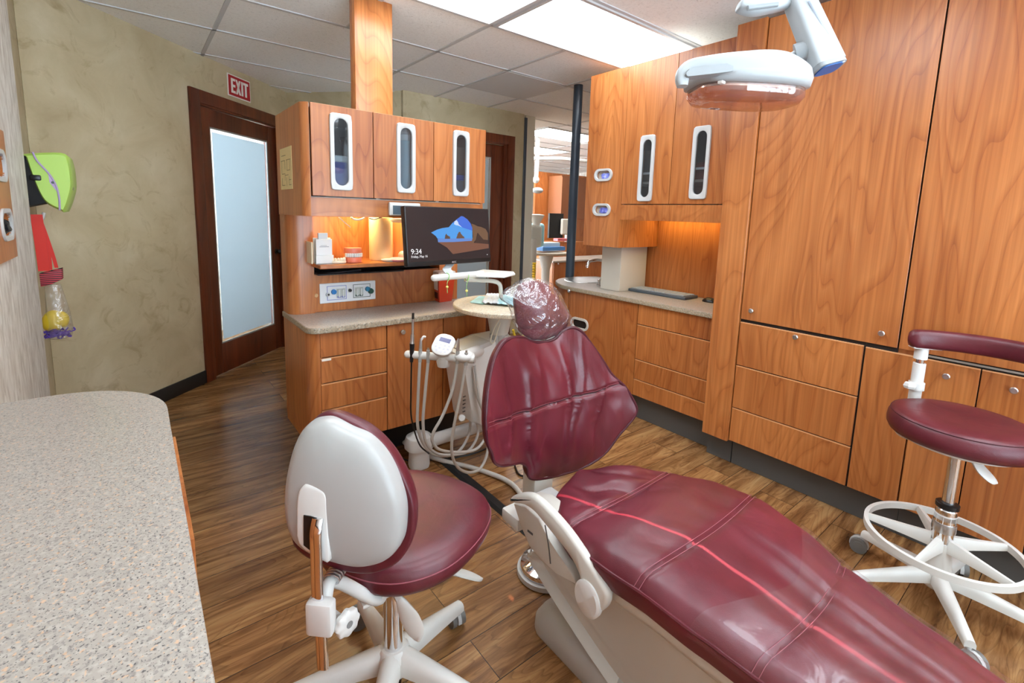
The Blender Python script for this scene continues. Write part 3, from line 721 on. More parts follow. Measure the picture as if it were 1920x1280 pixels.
for k in range(4):
    d = front_y(t, 'drawer', xd[0], xd[1], zd[k+1], zd[k], LY)
    edge_y(d, xd[0], xd[1], zd[k], LY)
    if k == 1:
        a = at_y(612, 674, LY); MB().box(a.x-.022, a.x+.022, LY-.002, LY, a.z-.006, a.z+.006, .002).build('label', plain('label_white', (232, 226, 216), .5), d)
d = front_y(t, 'door', xd[1], xd[2], .262, .836, LY); knob(d, at_y(753, 621, LY), (0, -1, 0))
front_y(t, 'door', xd[2], LX1, .262, .836, LY)
# counter
def slab(outline, z0, z1, name, label, cat, mat=SPECK, edge=SPECK_EDGE):
    t = thing(name, label, cat, (outline[0][0], outline[0][1], z0))
    n = len(outline); P0 = [Vector((x, y, z0)) for x, y in outline]; P1 = [Vector((x, y, z1-.002)) for x, y in outline]
    c = sum((Vector((x, y, 0)) for x, y in outline), Vector())/n
    MB().prism(P0, (0, 0, z1-z0-.0015), .003, 2).build('slab', edge, t)
    inset = []
    for i in range(n):
        a, b, d2 = Vector(outline[i-1]), Vector(outline[i]), Vector(outline[(i+1) % n])
        e1 = (b-a).normalized(); e2 = (d2-b).normalized(); nn = Vector((-(e1+e2).y, (e1+e2).x)); nn = nn.normalized()*.003/max(.4, math.sqrt(max(.01, (1+e1.dot(e2))/2)))
        inset.append(b+nn)
    MB().prism([Vector((p.x, p.y, z1-.0022)) for p in inset], (0, 0, .0022)).build('top_face', mat, t)
    return t
def arc(cx, cy, r, a0, a1, n=6): return [(cx+r*math.cos(a0+(a1-a0)*i/n), cy+r*math.sin(a0+(a1-a0)*i/n)) for i in range(n+1)]
ol = arc(LX0-.006+.05, LY-.03+.05, .05, PI, 1.5*PI) + [(LX1+.01, LY-.03), (LX1+.01, 2.70), (LX0-.006, 2.70)]
slab(ol, .832, .860, 'countertop', 'speckled counter on the drawer cabinet, under the red sharps bin', 'countertop')
# hutch between counter and upper cabinet
TY = 2.555
t = thing('wood_hutch', 'wood back panel with shelf niche and dark slot above the left counter', 'hutch', (1.1, 2.6, .86))
m = MB()
vp = [Vector((LX0, 2.70, .86)), Vector((LX0, TY+.06, .86))]
for i in range(1, 7): a = PI+PI/2*i/6; vp.append(Vector((LX0+.06+.06*math.cos(a), TY+.06+.06*math.sin(a), .86)))
vp += [Vector((.72, TY, .86)), Vector((.72, 2.70, .86))]
m.prism(vp, (0, 0, 1.372-.86)); m.build('side_column', CHERRY, t, angle=25)
MB().box(.72, LX1-.01, TY+.01, TY+.03, .861, 1.062, .001).build('lower_panel', CHERRY, t)
MB().box(.72, LX1-.01, 2.69, 2.71, 1.062, 1.372).build('niche_back', CHERRY, t)
MB().box(.72, LX1-.01, TY+.03, 2.69, 1.05, 1.062).build('slot_floor', BLACKM, t)
MB().box(.72, LX1-.01, 2.675, 2.689, 1.062, 1.105).build('slot_back', BLACKM, t)
MB().box(1.46, LX1-.01, TY, 2.69, .862, 1.372, .001).build('end_panel', CHERRY, t)
for x, y in ((592.5, 554), (852, 531.5)):
    p = at_y(x, y, TY+.01); MB().cyl(p, p+Vector((0, -.006, 0)), .011, .009, 18).build('screw_cap', plain('tan_cap', (206, 168, 120), .4), t)
SH = 2.40
MB().box(.705, 1.46, SH, 2.688, 1.108, 1.128, .003).build('shelf', CHERRY_H, t)
MB().box(.722, 1.2, 2.50, 2.60, 1.0635, 1.072, .003).build('slot_tray', BLACK, t)
p0, p1 = at_y(606, 514, 2.53), at_y(676, 506, 2.53)
tag(MB().tube([p0, (p0+p1)/2+Vector((0, -.01, .001)), p1], .006, 8).build('dark_cable', plain('dark_cable', (52, 56, 62), .4)), 'dark grey cable lying in the black slot under the niche shelf', 'cable')

# upper cabinet
t = thing('wall_cabinet', 'three-door wood upper cabinet with white framed oval windows, over the left counter', 'cabinet', (1.08, 2.45, 1.37))
UB, UD, UT = 1.369, 1.46, 1.862
m = MB()
def vplan(z): 
    v = [Vector((LX0, 2.715, z)), Vector((LX0, LY+.045, z))]
    for i in range(1, 6): a = PI+PI/2*i/6; v.append(Vector((LX0+.04+.04*math.cos(a), LY+.045+.04*math.sin(a), z)))
    return v
v = vplan(UB) + [Vector((LX0+.032, LY+.006, UB)), Vector((LX0+.032, 2.715, UB))]
m.prism(v, (0, 0, UT-UB)); m.build('side_panel', CHERRY, t, angle=25)
m = MB(); XR = 1.572
m.box(LX0+.032, XR-.018, LY+.022, 2.70, UT-.018, UT-.002).box(LX0+.032, XR-.018, LY+.022, 2.70, UD-.018, UD-.002).box(LX0+.032, XR-.018, 2.69, 2.705, UD-.002, UT-.018)
for x in (.95, 1.28): m.box(x-.009, x+.009, LY+.025, 2.69, UD-.002, UT-.018)
m.build('carcass', CABIN, t)
MB().box(XR-.018, XR, LY+.02, 2.705, UB, UT, .001).build('end_panel', CHERRY, t)
MB().box(LX0+.033, XR-.001, LY+.018, LY+.036, UB, UD-.006, .001).build('fascia', CHERRY_H, t)
ux = [.600+.004, at_y(700, 290, LY).x, at_y(813, 300, LY).x, XR]
wins = [((618, 210), (659, 358)), ((743, 229), (777, 363)), ((849, 243), (877, 369))]
for k in range(3):
    x0, x1 = ux[k]+G+(.03 if k == 0 else 0), ux[k+1]-G
    a = at_y(*wins[k][0], LY); b2 = at_y(*wins[k][1], LY)
    wx, wz = (a.x+b2.x)/2, (a.z+b2.z)/2; ww = .100; wh = a.z-b2.z-.002
    m4 = frame4(((x0+x1)/2, LY, (UD+UT)/2), (1, 0, 0), (0, 0, 1))
    mb = hole_panel(MB(), m4, x1-x0, UT-UD-.004, [(wx-(x0+x1)/2, wz-(UD+UT)/2, ww*.7, wh*.92)], .018)
    d = mb.build('door', CHERRY, t)
    oval_window(d, (wx, LY-.0005, wz), (1, 0, 0), (0, 0, 1), ww, wh, ww*.62, wh*.88)
    MB().box(x0, x1, LY-.0006, LY+.017, UT-.002, UT-.0006).build('edge_band', EDGE, d)
# things behind the windows
def jar(name, label, cat, x, y, z, r, h, mat, cap):
    t = thing(name, label, cat, (x, y, z))
    MB().lathe([(r*.9, 0), (r, .01), (r, h*.78), (r*.96, h*.8), (r*.96, h*.82)], (x, y, z)).build('body', mat, t)
    MB().lathe([(r*.98, h*.82), (r*1.02, h*.83), (r*1.02, h*.9), (r*.8, h*.92), (r*.8, h), (0, h)], (x, y, z)).build('lid', cap, t)
    return t
PALEB = plain('pale_blue_water', (176, 200, 208), .25); LTW = plain('bottle_white', (226, 228, 226), .35)
jar('water_bottle', 'white capped pale blue bottle behind the middle oval window', 'bottle', at_y(759, 295, 2.33).x, 2.333, UD+.001, .062, .36, PALEB, LTW)
wx = at_y(638, 290, 2.36).x
BLUEB = plain('blue_carton', (56, 70, 160), .45)
tag(MB().box(wx-.1, wx+.08, 2.275, 2.5, UD, UD+.055, .003).build('grey_box', plain('grey_carton', (150, 152, 150), .5)), 'pale grey box at the bottom behind the left oval window', 'box')
tag(MB().box(wx-.1, wx+.08, 2.272, 2.5, UD+.056, UD+.16, .003).build('blue_box', BLUEB), 'blue carton behind the left oval window', 'box')
tag(MB().box(wx-.1, wx+.08, 2.275, 2.5, UD+.161, UD+.19, .003).build('white_tray', LTW), 'white tray on top of the blue carton behind the left oval window', 'tray')
tag(MB().lathe([(.02, 0), (.026, .07), (.03, .075), (.03, .09), (0, .09)], (wx+.02, 2.33, UD+.191)).build('dark_cup', BLACK), 'dark cup on the white tray behind the left oval window', 'cup')
wx = at_y(863, 310, 2.36).x
tag(MB().box(wx-.09, wx+.08, 2.275, 2.5, UD, UD+.12, .004).build('clear_bin', plain('smoke_plastic', (96, 100, 108), .2)), 'smoky bin at the bottom behind the right oval window', 'bin')
tag(MB().box(wx-.09, wx+.08, 2.28, 2.5, UD+.121, UD+.15, .003).build('blue_pack', BLUEB), 'blue pack on the bin behind the right oval window', 'box')
tag(MB().box(wx-.09, wx+.08, 2.29, 2.55, UD+.151, UD+.30, .003).build('brown_box', plain('brown_card', (104, 76, 56), .6)), 'brown box stacked behind the right oval window', 'box')

# wooden post to the ceiling
pa = (1.0+.012, 1.205)
m = MB().box(at_y(667, 200, 2.64).x, at_y(737, 200, 2.64).x, 2.64, 2.715, UT, CEIL, .006, 2)
tag(m.build('wooden_post', CHERRY), 'square wood post rising from the left upper cabinet to the ceiling', 'post')

# floor plan notice on the cabinet end
P = [at_x(x, y, LX0) for x, y in ((525, 279), (546.5, 272.5), (549.5, 353.5), (528.5, 358))]
t = thing('floor_plan_notice', 'yellowish paper floor plan on the end of the left upper cabinet', 'notice', tuple(P[0]))
ya, yb, za, zb = P[0].y, P[1].y, P[0].z-.004, P[3].z+.006
MB().box(LX0-.002, LX0, yb, ya, zb, za, .0).build('paper', plain('aged_paper', (226, 206, 150), .6), t)
m = MB(); BL = plain('plan_ink', (90, 78, 50), .6); W, H_ = ya-yb, za-zb
def ln(u0, v0, u1, v1, w=.0022):
    y0, y1 = ya-W*u0, ya-W*u1; z0, z1 = za-H_*v0, za-H_*v1
    m.box(LX0-.0026, LX0-.0019, min(y0, y1)-w/2, max(y0, y1)+w/2, min(z0, z1)-w/2, max(z0, z1)+w/2)
for l in ((.15, .18, .5, .18), (.1, .3, .42, .3), (.55, .3, .9, .3), (.15, .3, .15, .62), (.42, .3, .42, .5), (.15, .62, .42, .62), (.6, .3, .6, .55), (.85, .3, .85, .55), (.6, .55, .85, .55), (.42, .62, .42, .78), (.42, .66, .7, .66), (.15, .72, .15, .9), (.15, .9, .4, .9), (.55, .72, .55, .92), (.75, .7, .75, .9), (.75, .9, .92, .9), (.75, .78, .92, .78)): ln(*l)
m.build('plan_lines', BL, t)

# niche contents (stand on the shelf at z = 1.128)
SZ = 1.128
t = thing('brochure_holder', 'white card holder with leaflets at the left end of the niche shelf', 'leaflet holder', (.76, 2.5, SZ))
xa, xb = at_y(590, 470, 2.47).x, at_y(623, 470, 2.47).x
LEAF = plain('leaflet_white', (226, 226, 226), .5)
MB().box(xa, xb, 2.45, 2.50, SZ, SZ+.006, .002).box(xa, xb, 2.492, 2.5, SZ, SZ+.13, .002).box(xa, xb, 2.45, 2.454, SZ, SZ+.045, .001).build('holder', WHITE, t)
MB().box(xa+.004, xb-.004, 2.458, 2.47, SZ+.007, SZ+.125, .001).build('leaflet', LEAF, t)
MB().box(xa+.02, xb-.02, 2.472, 2.486, SZ+.007, SZ+.155, .001).build('leaflet', plain('leaflet_grey', (206, 208, 212), .5), t)
MB().box(xa+.02, xb-.02, 2.4572, 2.458, SZ+.085, SZ+.088).box(xa+.025, xb-.03, 2.4572, 2.458, SZ+.092, SZ+.094).build('printed_lines', plain('grey_ink', (150, 150, 156), .6), t)
tag(MB().box(xa-.016, xa-.008, 2.47, 2.60, SZ, SZ+.11, .002).build('cream_card', plain('cream_card', (224, 206, 176), .6)), 'cream card standing behind the white leaflet holder on the niche shelf', 'card')
# dental models
IV = plain('ivory_resin', (232, 220, 196), .4); PK = plain('pink_gum', (226, 124, 96), .35)
c = at_y(633, 482, 2.47); c.z = SZ
t = thing('teeth_model', 'ivory horseshoe teeth model beside the leaflet holder', 'dental model', tuple(c))
m = MB().tube([c+Vector((.035*math.cos(a), .03*math.sin(a), .008)) for a in [PI*.1+PI*1.8*i/12 for i in range(13)]], .008, 8)
m.build('arch', IV, t)
m = MB()
for i in range(9):
    a = PI*.9+PI*1.1*i/8; q = c+Vector((.034*math.cos(a), .029*math.sin(a), .022)); m.box(q.x-.006, q.x+.006, q.y-.005, q.y+.005, q.z-.009, q.z+.008, .003)
m.build('teeth', IV, t)
c = at_y(664, 478, 2.47); c.z = SZ
t = thing('jaw_model', 'coral pink jaw model with white teeth on the niche shelf', 'dental model', tuple(c))
def arch(z0, z1, r): 
    P = [c+Vector((r*math.cos(a), r*.8*math.sin(a)+.01, z0)) for a in [PI+PI*i/14 for i in range(15)]] + [c+Vector((r, .035, z0)), c+Vector((-r, .035, z0))]
    return MB().prism(P, (0, 0, z1-z0), .004)
arch(0, .03, .043).build('lower_gum', PK, t); arch(.046, .078, .043).build('upper_gum', PK, t)
m = MB()
for i in range(12):
    a = PI*1.03+PI*.94*i/11; q = c+Vector((.041*math.cos(a), .034*math.sin(a)+.01, 0))
    for z in (.036, .045): m.box(q.x-.005, q.x+.005, q.y-.004, q.y+.004, q.z+z-.006, q.z+z+.006, .002)
m.build('teeth', WHITE, t)
# cream tube / cup dispenser and small items
c = at_y(714, 440, 2.56)
t = thing('cup_dispenser', 'tall cream cylinder standing in the niche under the warm light', 'dispenser', (c.x, 2.56, SZ))
CT = plain('cream_card_tube', (232, 208, 158), .45)
MB().lathe([(.062, 0), (.064, .004), (.064, .236), (.060, .236), (.060, .23)], (c.x, 2.56, SZ+.001)).build('tube', CT, t)
MB().lathe([(.0, .0), (.035, .002), (.04, .012), (.02, .016), (0, .016)], (c.x+.0, 2.46, SZ)).build('base_dish', WHITE, t)
tag(MB().tube([at_y(693, 405, 2.66), at_y(694, 440, 2.66), Vector((at_y(695, 440, 2.66).x, 2.66, SZ+.004))], .006, 8).build('grey_conduit', plain('grey_conduit', (90, 86, 80), .5)), 'grey conduit running down the niche beside the cream cylinder', 'conduit')
c = at_y(745, 484, 2.45); c.z = SZ
tag(MB().lathe([(.0, 0), (.035, .0), (.05, .012), (.03, .02), (0, .022)], c, sx=1.2).build('pink_dish', plain('pink_plastic', (240, 170, 190), .35)), 'pink dish on the niche shelf behind the monitor edge', 'dish')
c = at_y(755, 472, 2.52); c.z = SZ
tag(MB().sphere(c+Vector((0, 0, .025)), .026, 14).build('white_model', IV), 'small ivory model beside the pink dish by the monitor', 'dental model')
tag(MB().tube([at_y(x, y, 2.50) for x, y in ((658, 407), (664, 411), (672, 412), (680, 410), (684, 407))], .0045, 8).build('lamp_cable', WHITE), 'white cord looping under the upper cabinet above the niche', 'cord')
tag(MB().tube([at_y(x, y, 2.50) for x, y in ((692, 409), (702, 411), (712, 408), (720, 406))], .003, 8).build('thin_cable', BLACK), 'thin black cord above the cream cylinder in the niche', 'cord')
tag(MB().tube([at_y(635, 407, 2.45), at_y(657, 426, 2.45)], .0025, 6, smooth=0).build('pull_chain', LTW), 'thin white pull cord hanging from the niche light', 'pull cord')
c = at_y(750, 414, 2.45)
tag(MB().lathe([(.0, -.012), (.04, -.010), (.055, .0), (.055, .01), (0, .012)], Vector((c.x, 2.45, 1.352))).build('puck_light', plain('puck_white', (214, 210, 200), .4)), 'round white fitting under the upper cabinet next to the monitor', 'lamp')
# warm strip lamp under the cabinet
WARM = emission('warm_lamp', (255, 232, 170), 34.)
t = thing('under_cabinet_lamp', 'warm strip light under the left upper cabinet lighting the niche', 'lamp', (1.05, 2.54, 1.44))
MB().box(.80, 1.46, 2.50, 2.58, 1.405, 1.44, .002).build('housing', WHITE, t); MB().box(.81, 1.45, 2.505, 2.575, 1.400, 1.4045).build('tube', WARM, t)
# thermostat
a, b2 = at_y(730, 379, LY), at_y(788, 405, LY)
t = thing('thermostat', 'white wall display with grey screen above the monitor', 'thermostat', (a.x, LY, a.z))
MB().box(a.x, b2.x, LY-.004, LY+.018, b2.z, a.z, .006, 3).build('housing', WHITE, t)
a2, b3 = at_y(736, 385, LY), at_y(754, 402, LY)
MB().box(a2.x, b3.x, LY-.0055, LY-.004, b3.z, a2.z, .0005).build('screen', plain('lcd_grey', (84, 100, 112), .2), t)
m = MB()
for i in range(3):
    for j in range(2): x = b3.x+.02+.018*j; z = a2.z-.012-.016*i; m.box(x-.006, x+.006, LY-.006, LY-.004, z-.003, z+.003, .001)
m.build('button', plain('pale_button', (200, 202, 206), .4), t)

# nitrous oxide panel
P = [at_y(x, y, TY+.01) for x, y in ((598, 532), (703, 525.5), (703, 560), (600, 570))]
x0, x1 = (P[0].x+P[3].x)/2, P[1].x; z1, z0 = P[0].z, P[2].z
t = thing('gas_flow_panel', 'white gas flow control panel with blue and green outlines on the wood back panel', 'control panel', (x0, TY, z0))
NP = plain('panel_white', (226, 230, 234), .35); YP = TY+.009
MB().box(x0, x1, YP-.006, YP+.004, z0, z1, .002).build('plate', NP, t)
W, H_ = x1-x0, z1-z0; YF_ = YP-.0068
def outl(u0, v0, u1, v1, mat, nm):
    m = MB(); w = .0028
    xs = (x0+W*u0, x0+W*u1); zs = (z1-H_*v0, z1-H_*v1)
    m.box(xs[0], xs[1], YF_, YP-.0055, zs[0]-w, zs[0]).box(xs[0], xs[1], YF_, YP-.0055, zs[1], zs[1]+w).box(xs[0], xs[0]+w, YF_, YP-.0055, zs[1]+w, zs[0]-w).box(xs[1]-w, xs[1], YF_, YP-.0055, zs[1]+w, zs[0]-w)
    m.build(nm, mat, t)
INKB = plain('ink_blue', (120, 130, 196), .5); INKG = plain('ink_green', (60, 90, 86), .5); TUBEG = plain('flow_tube', (196, 202, 198), .2)
outl(.12, .14, .46, .86, INKB, 'blue_outline'); outl(.58, .14, .90, .84, INKG, 'green_outline')
def pos(u, v): return Vector((x0+W*u, YP-.006, z1-H_*v))
for (u0, u1, c) in ((.28, .44, INKB), (.605, .765, INKG)):
    a, b2 = pos(u0, .3), pos(u1, .76); MB().box(a.x, b2.x, YF_-.002, YP-.0055, b2.z, a.z, .001).build('gauge_window', TUBEG, t)
    for q in (.25, .72):
        xx = a.x+(b2.x-a.x)*q; m = MB().cyl((xx, YF_-.006, b2.z+.004), (xx, YF_-.006, a.z-.004), .006, seg=14); f = m.build('flow_tube', plain('tube_clear', (214, 220, 218), .15), t)
        MB().box(xx-.008, xx+.008, YF_-.01, YF_-.002, b2.z, b2.z+.01, .001).build('tube_foot', c, f)
for u, v, mt_, r in ((.235, .44, plain('blue_knob', (40, 120, 190), .35), .014), (.845, .42, plain('teal_knob', (30, 120, 160), .35), .014), (.905, .54, plain('green_knob', (22, 74, 64), .4), .016), (.52, .42, BLACK, .009), (.13, .55, STEEL, .011)):
    p = pos(u, v); MB().cyl(p, p+Vector((0, -.012, 0)), r, r*.9, 20).build('control_knob', mt_, t)
p = pos(.135, .55); MB().cyl(p+Vector((0, -.012, 0)), p+Vector((0, -.014, 0)), .005).build('port', BLACK, t)

# sharps container
t = thing('sharps_container', 'small red sharps bin with white lid on the left counter', 'sharps bin', (1.36, 2.45, .86))
RB = plain('sharps_red', (206, 66, 40), .35)
c = at_z(838, 564, .86); cx, cy = 1.40, 2.42
a, b2, c3 = at_z(813, 562, .86), at_z(824, 567.5, .86), at_z(845, 564, .86)
bot = [a, b2, Vector((c3.x+.01, c3.y, .86)), a+(Vector((c3.x+.01, c3.y, .86))-b2)]
ctr = sum(bot, Vector())/4
rg = lambda k, z: [Vector((ctr.x+(p.x-ctr.x)*k, ctr.y+(p.y-ctr.y)*k, z)) for p in bot]
RH = .165
MB().loft([rg(.97, .861), rg(1, .868), rg(1.28, .86+RH)]).build('body', RB, t, angle=30)
MB().loft([rg(1.34, .86+RH-.004), rg(1.36, .86+RH+.01), rg(1.30, .86+RH+.022), rg(.9, .86+RH+.026)]).build('lid', plain('lid_white', (226, 218, 210), .3), t)
e = (bot[1]-bot[0]); nrm = Vector((e.y, -e.x, 0)).normalized()
def onface(u, v, out): 
    k0, k1 = rg(1.0+.28*v, .86+RH*v)[0], rg(1.0+.28*v, .86+RH*v)[1]; return k0+(k1-k0)*u+nrm*out
MB().prism([onface(.2, .45, .001), onface(.85, .45, .001), onface(.85, .92, .001), onface(.2, .92, .001)], nrm*.001).build('label', plain('label_paper', (228, 224, 216), .5), t)
MB().prism([onface(.3, .12, .001), onface(.8, .12, .001), onface(.8, .36, .001), onface(.3, .36, .001)], nrm*.001).build('hazard_mark', plain('hazard_black', (60, 14, 10), .5), t)

# ================================================================== right unit (faces -X)
RX = 2.665
t = thing('base_cabinet', 'wood sink cabinet with four drawers and oval waste slot along the right wall', 'cabinet', (2.9, 2.0, 0))
m = MB().box(RX+.02, 3.15, 1.386, 2.66, .18, .826); 
ep = [(RX+.02, 2.66), (RX+.035, 2.70), (2.80, 2.88), (2.95, 2.97), (3.15, 2.98), (3.30, 2.90), (3.32, 2.66)]
m.prism([Vector((x, y, .18)) for x, y in ep], (0, 0, .646)); m.build('carcass', CHERRY, t)
MB().box(2.725, 3.15, 1.386, 2.70, .001, .18).build('toe_kick', TOEK, t)
MB().box(RX+.01, RX+.0205, 1.387, 2.64, .184, .826).build('gap_shadow', GAPM, t)
yd0, yd1, ye = 1.386, 1.957, 2.62
zr = [.828, .686, .425, .300, .186]
zr = [.828, (at_x(1195, 607, RX).z+at_x(1333, 639.5, RX).z)/2, (at_x(1189.7, 672.2, RX).z+at_x(1326, 713, RX).z)/2, (at_x(1187, 708.4, RX).z+at_x(1321.7, 755, RX).z)/2, .180]
for k in range(4):
    d = front_x(t, 'drawer', yd0, yd1, zr[k+1], zr[k], RX)
    if k: edge_x(d, yd0, yd1, zr[k], RX)
sl = at_x(1087, 607, RX)
m4 = frame4((RX, (yd1+ye)/2, (.180+.828)/2), (0, -1, 0), (0, 0, 1))
d = hole_panel(MB(), m4, ye-yd1-2*G, .644, [(-(sl.y-(yd1+ye)/2), sl.z-.504, .155, .062)], .018).build('door', CHERRY, t)
mm = frame4((RX-.0005, sl.y, sl.z), (0, -1, 0), (0, 0, 1))
def hring(o, m4, w, h, iw, ih, mat, nm, th=.010):
    N = 60
    def st(w_, h_): return [(y, -x) for x, y in resample(stadium(h_, w_, 16), N)]
    return ringplate(MB(), st(w, h), st(iw, ih), m4, th).build(nm, mat, o)
hring(d, mm, .185, .095, .15, .058, CREAM, 'slot_frame')
MB().box(RX+.012, RX+.0165, sl.y-.09, sl.y+.09, sl.z-.045, sl.z+.045).build('slot_back', BLACKM, d)
knob(d, at_x(1070, 545, RX), (-1, 0, 0))
MB().prism([Vector((x, y, .184)) for x, y in ((RX, ye+.006), (RX, 2.66), (2.785, 2.868), (2.80, 2.857), (RX+.018, 2.655), (RX+.018, ye+.006))], (0, 0, .642), .001).build('end_panel', CHERRY, t)
k0 = Vector((2.74, 2.80, at_x(1043, 545, 2.74).z)); k0 = at_pl(1044, 541, (2.74, 2.79, 0), Vector((-.85, .5, 0)).normalized())
knob(t, k0, Vector((-.85, .5, 0)).normalized())
# counter with sink hole left as an inset basin
ol = [(RX-.022, 1.386), (3.155, 1.386), (3.155, 2.55)] + [(3.36, 2.62), (3.40, 2.80), (3.34, 2.95), (3.18, 3.02), (3.02, 3.02), (2.90, 2.99)] + [(2.80, 2.92), (2.72, 2.82), (2.66, 2.70), (RX-.022, 2.58)]
t = slab(ol, .828, .858, 'countertop', 'speckled counter with rounded end and steel sink along the right wall', 'countertop')
sc_ = Vector((3.06, 2.80, .8585))
t = thing('sink', 'round stainless steel sink set in the right counter', 'sink', tuple(sc_))
MB().lathe([(.150, .0005), (.168, .004), (.175, .001)], sc_, 40, sx=1.25).build('rim', STEEL, t)
MB().lathe([(0, .001), (.08, .0012), (.14, .0016), (.150, .003)], sc_, 40, sx=1.25).build('basin', plain('sink_bowl', (190, 192, 194), .35, metal=1.), t)
MB().lathe([(0, .002), (.02, .003), (.022, .002)], sc_, 20).build('drain', CHROME, t)
# faucet and lever
c = at_z(1122, 537, .858)
t = thing('faucet', 'curved chrome faucet over the steel sink', 'faucet', (c.x+.05, c.y+.02, .858))
fb = Vector((2.93, 2.50, .858)); fy = 2.62
P = [at_y(x, y, fy) for x, y in ((1140, 535), (1139, 505), (1134, 491), (1124, 487), (1112, 488), (1104, 491), (1101, 499))]
P[0].z = .858
m = MB().tube(P, .013, 12, 6); m.cyl(P[-1], P[-1]+Vector((0, 0, -.012)), .011); m.build('spout', CHROME, t)
MB().lathe([(.022, 0), (.022, .006), (.014, .012)], (P[0].x, P[0].y, .858)).build('base', CHROME, t)
c = at_z(1122.5, 536, .858)
t = thing('soap_pump', 'small chrome lever pump on the counter in front of the sink', 'tap', (c.x, c.y, .858))
MB().lathe([(.018, 0), (.018, .01), (.012, .016), (.012, .04), (.016, .045), (.016, .055), (0, .058)], c).build('body', CHROME, t)
MB().tube([c+Vector((0, 0, .05)), c+Vector((.03, -.02, .085))], .005, 10, 0).build('lever', CHROME, t)
c = at_x(1042, 543, 2.70)

# tower with glove openings
t = thing('glove_cabinet', 'tall wood cabinet end with two blue glove openings beside the dark pole', 'cabinet', (2.9, 2.3, 1.19))
GY0, GY1, GZ0, GZ1 = 2.158, 2.495, 1.193, 2.408
MB().box(RX+.019, 3.15, GY0+.001, GY1, GZ0, GZ1).build('carcass', CHERRY, t)
h1, h2 = at_x(1132, 328, RX), at_x(1128.5, 393, RX)
m4 = frame4((RX, (GY0+GY1)/2, (GZ0+GZ1)/2), (0, -1, 0), (0, 0, 1)); cy, cz = (GY0+GY1)/2, (GZ0+GZ1)/2
hole_panel(MB(), m4, GY1-GY0, GZ1-GZ0, [(cy-h1.y, h1.z-cz, .13, .062), (cy-h2.y, h2.z-cz, .13, .062)], .018).build('front_panel', CHERRY, t)
NIT = mottled('blue_nitrile', [(.3, (70, 76, 170)), (.5, (120, 130, 220)), (.7, (200, 206, 244))], 30, rough=.5, detail=3)
for k, h in enumerate((h1, h2)):
    mm = frame4((RX-.0005, h.y, h.z), (0, -1, 0), (0, 0, 1))
    hring(t, mm, .165, .088, .125, .056, GREYW, 'opening_frame', .012)
    MB().box(RX+.0165, RX+.0185, h.y-.075, h.y+.075, h.z-.04, h.z+.04).build('opening_back', CABIN, t)
    m = crumple((RX+.008, h.y-.01, h.z-.006), .05, (.16, 1.15, .5), 11+k, amp=.2)
    tag(m.build('disposable_glove', NIT), ('blue glove bunched in the upper oval opening beside the pole', 'blue glove bunched in the lower oval opening beside the pole')[k], 'glove', 'blue gloves in the tall cabinet end')
# upper cabinet with two doors
t = thing('wall_cabinet', 'tall two-door wood upper cabinet with white oval windows on the right wall', 'cabinet', (2.9, 1.75, 1.39))
VY0, VY1 = 1.385, GY0
MB().box(RX+.02, 3.15, VY0, VY1, 2.39, 2.408).box(3.14, 3.155, VY0, VY1, 1.39, 2.39).box(RX+.02, 3.14, VY0, VY1, 1.478, 1.492).box(RX+.02, 3.14, VY0, VY0+.016, 1.492, 2.39).box(RX+.02, 3.14, VY1-.016, VY1, 1.492, 2.39).box(RX+.04, 3.14, VY0+.016, VY1-.016, 1.63, 1.646).build('carcass', CABIN, t)
MB().box(RX, RX+.018, VY0, VY1, 1.389, 1.492, .001).build('fascia', CHERRY_H, t)
MB().box(RX+.012, RX+.0195, VY0, VY1, 1.49, 2.40).build('gap_shadow', GAPM, t) if False else None
vy = [VY1, 1.780, VY0]
wn = [((1202, 257), (1222, 375), 1212.5, 316), ((1303, 240), (1326, 371), 1313.5, 305.5)]
for k in range(2):
    y1, y0 = vy[k]-G, vy[k+1]+G
    c = at_x(wn[k][2], wn[k][3], RX); top = at_x(*wn[k][0], RX).z; bt = at_x(*wn[k][1], RX).z
    wh = .425; ww = .112
    m4 = frame4((RX, (y0+y1)/2, (1.498+2.405)/2), (0, -1, 0), (0, 0, 1))
    d = hole_panel(MB(), m4, y1-y0, 2.405-1.498, [((y0+y1)/2-c.y, c.z-(1.498+2.405)/2, ww*.7, wh*.92)], .018).build('door', CHERRY, t)
    oval_window(d, (RX-.0005, c.y, c.z), (0, -1, 0), (0, 0, 1), ww, wh, ww*.60, wh*.87)
    MB().box(RX+.02, RX+.03, c.y-.05, c.y+.05, c.z-.035, c.z-.022).build('shelf_edge', WHITE, d)
tag(MB().box(2.72, 2.9, 1.48, 1.66, 1.648, 1.75, .003).build('dark_red_box', plain('dark_red_card', (110, 30, 36), .5)), 'dark red box behind the right oval window of the tall upper cabinet', 'box')
tag(MB().lathe([(.04, 0), (.045, .01), (.045, .08), (0, .085)], (2.78, 1.56, 1.493)).build('glass_jar', plain('grey_glass', (150, 160, 160), .1)), 'grey jar low behind the right oval window of the tall upper cabinet', 'jar')
tag(MB().box(2.72, 2.86, 1.9, 2.05, 1.648, 1.85, .003).build('grey_box', plain('grey_card', (110, 104, 98), .6)), 'grey box behind the left oval window of the tall upper cabinet', 'box')
tag(MB().box(3.12, 3.138, 2.1565, 2.44, .86, 1.188, .001).box(3.12, 3.138, 1.387, 2.156, .86, 1.42, .001).build('backsplash', CHERRY), 'wood back panel behind the keyboard under the tall upper cabinet', 'panel')
t = thing('under_cabinet_lamp', 'warm strip light under the right upper cabinet above the keyboard', 'lamp', (3.03, 1.77, 1.477))
WARM2 = emission('warm_lamp_right', (255, 222, 140), 16.)
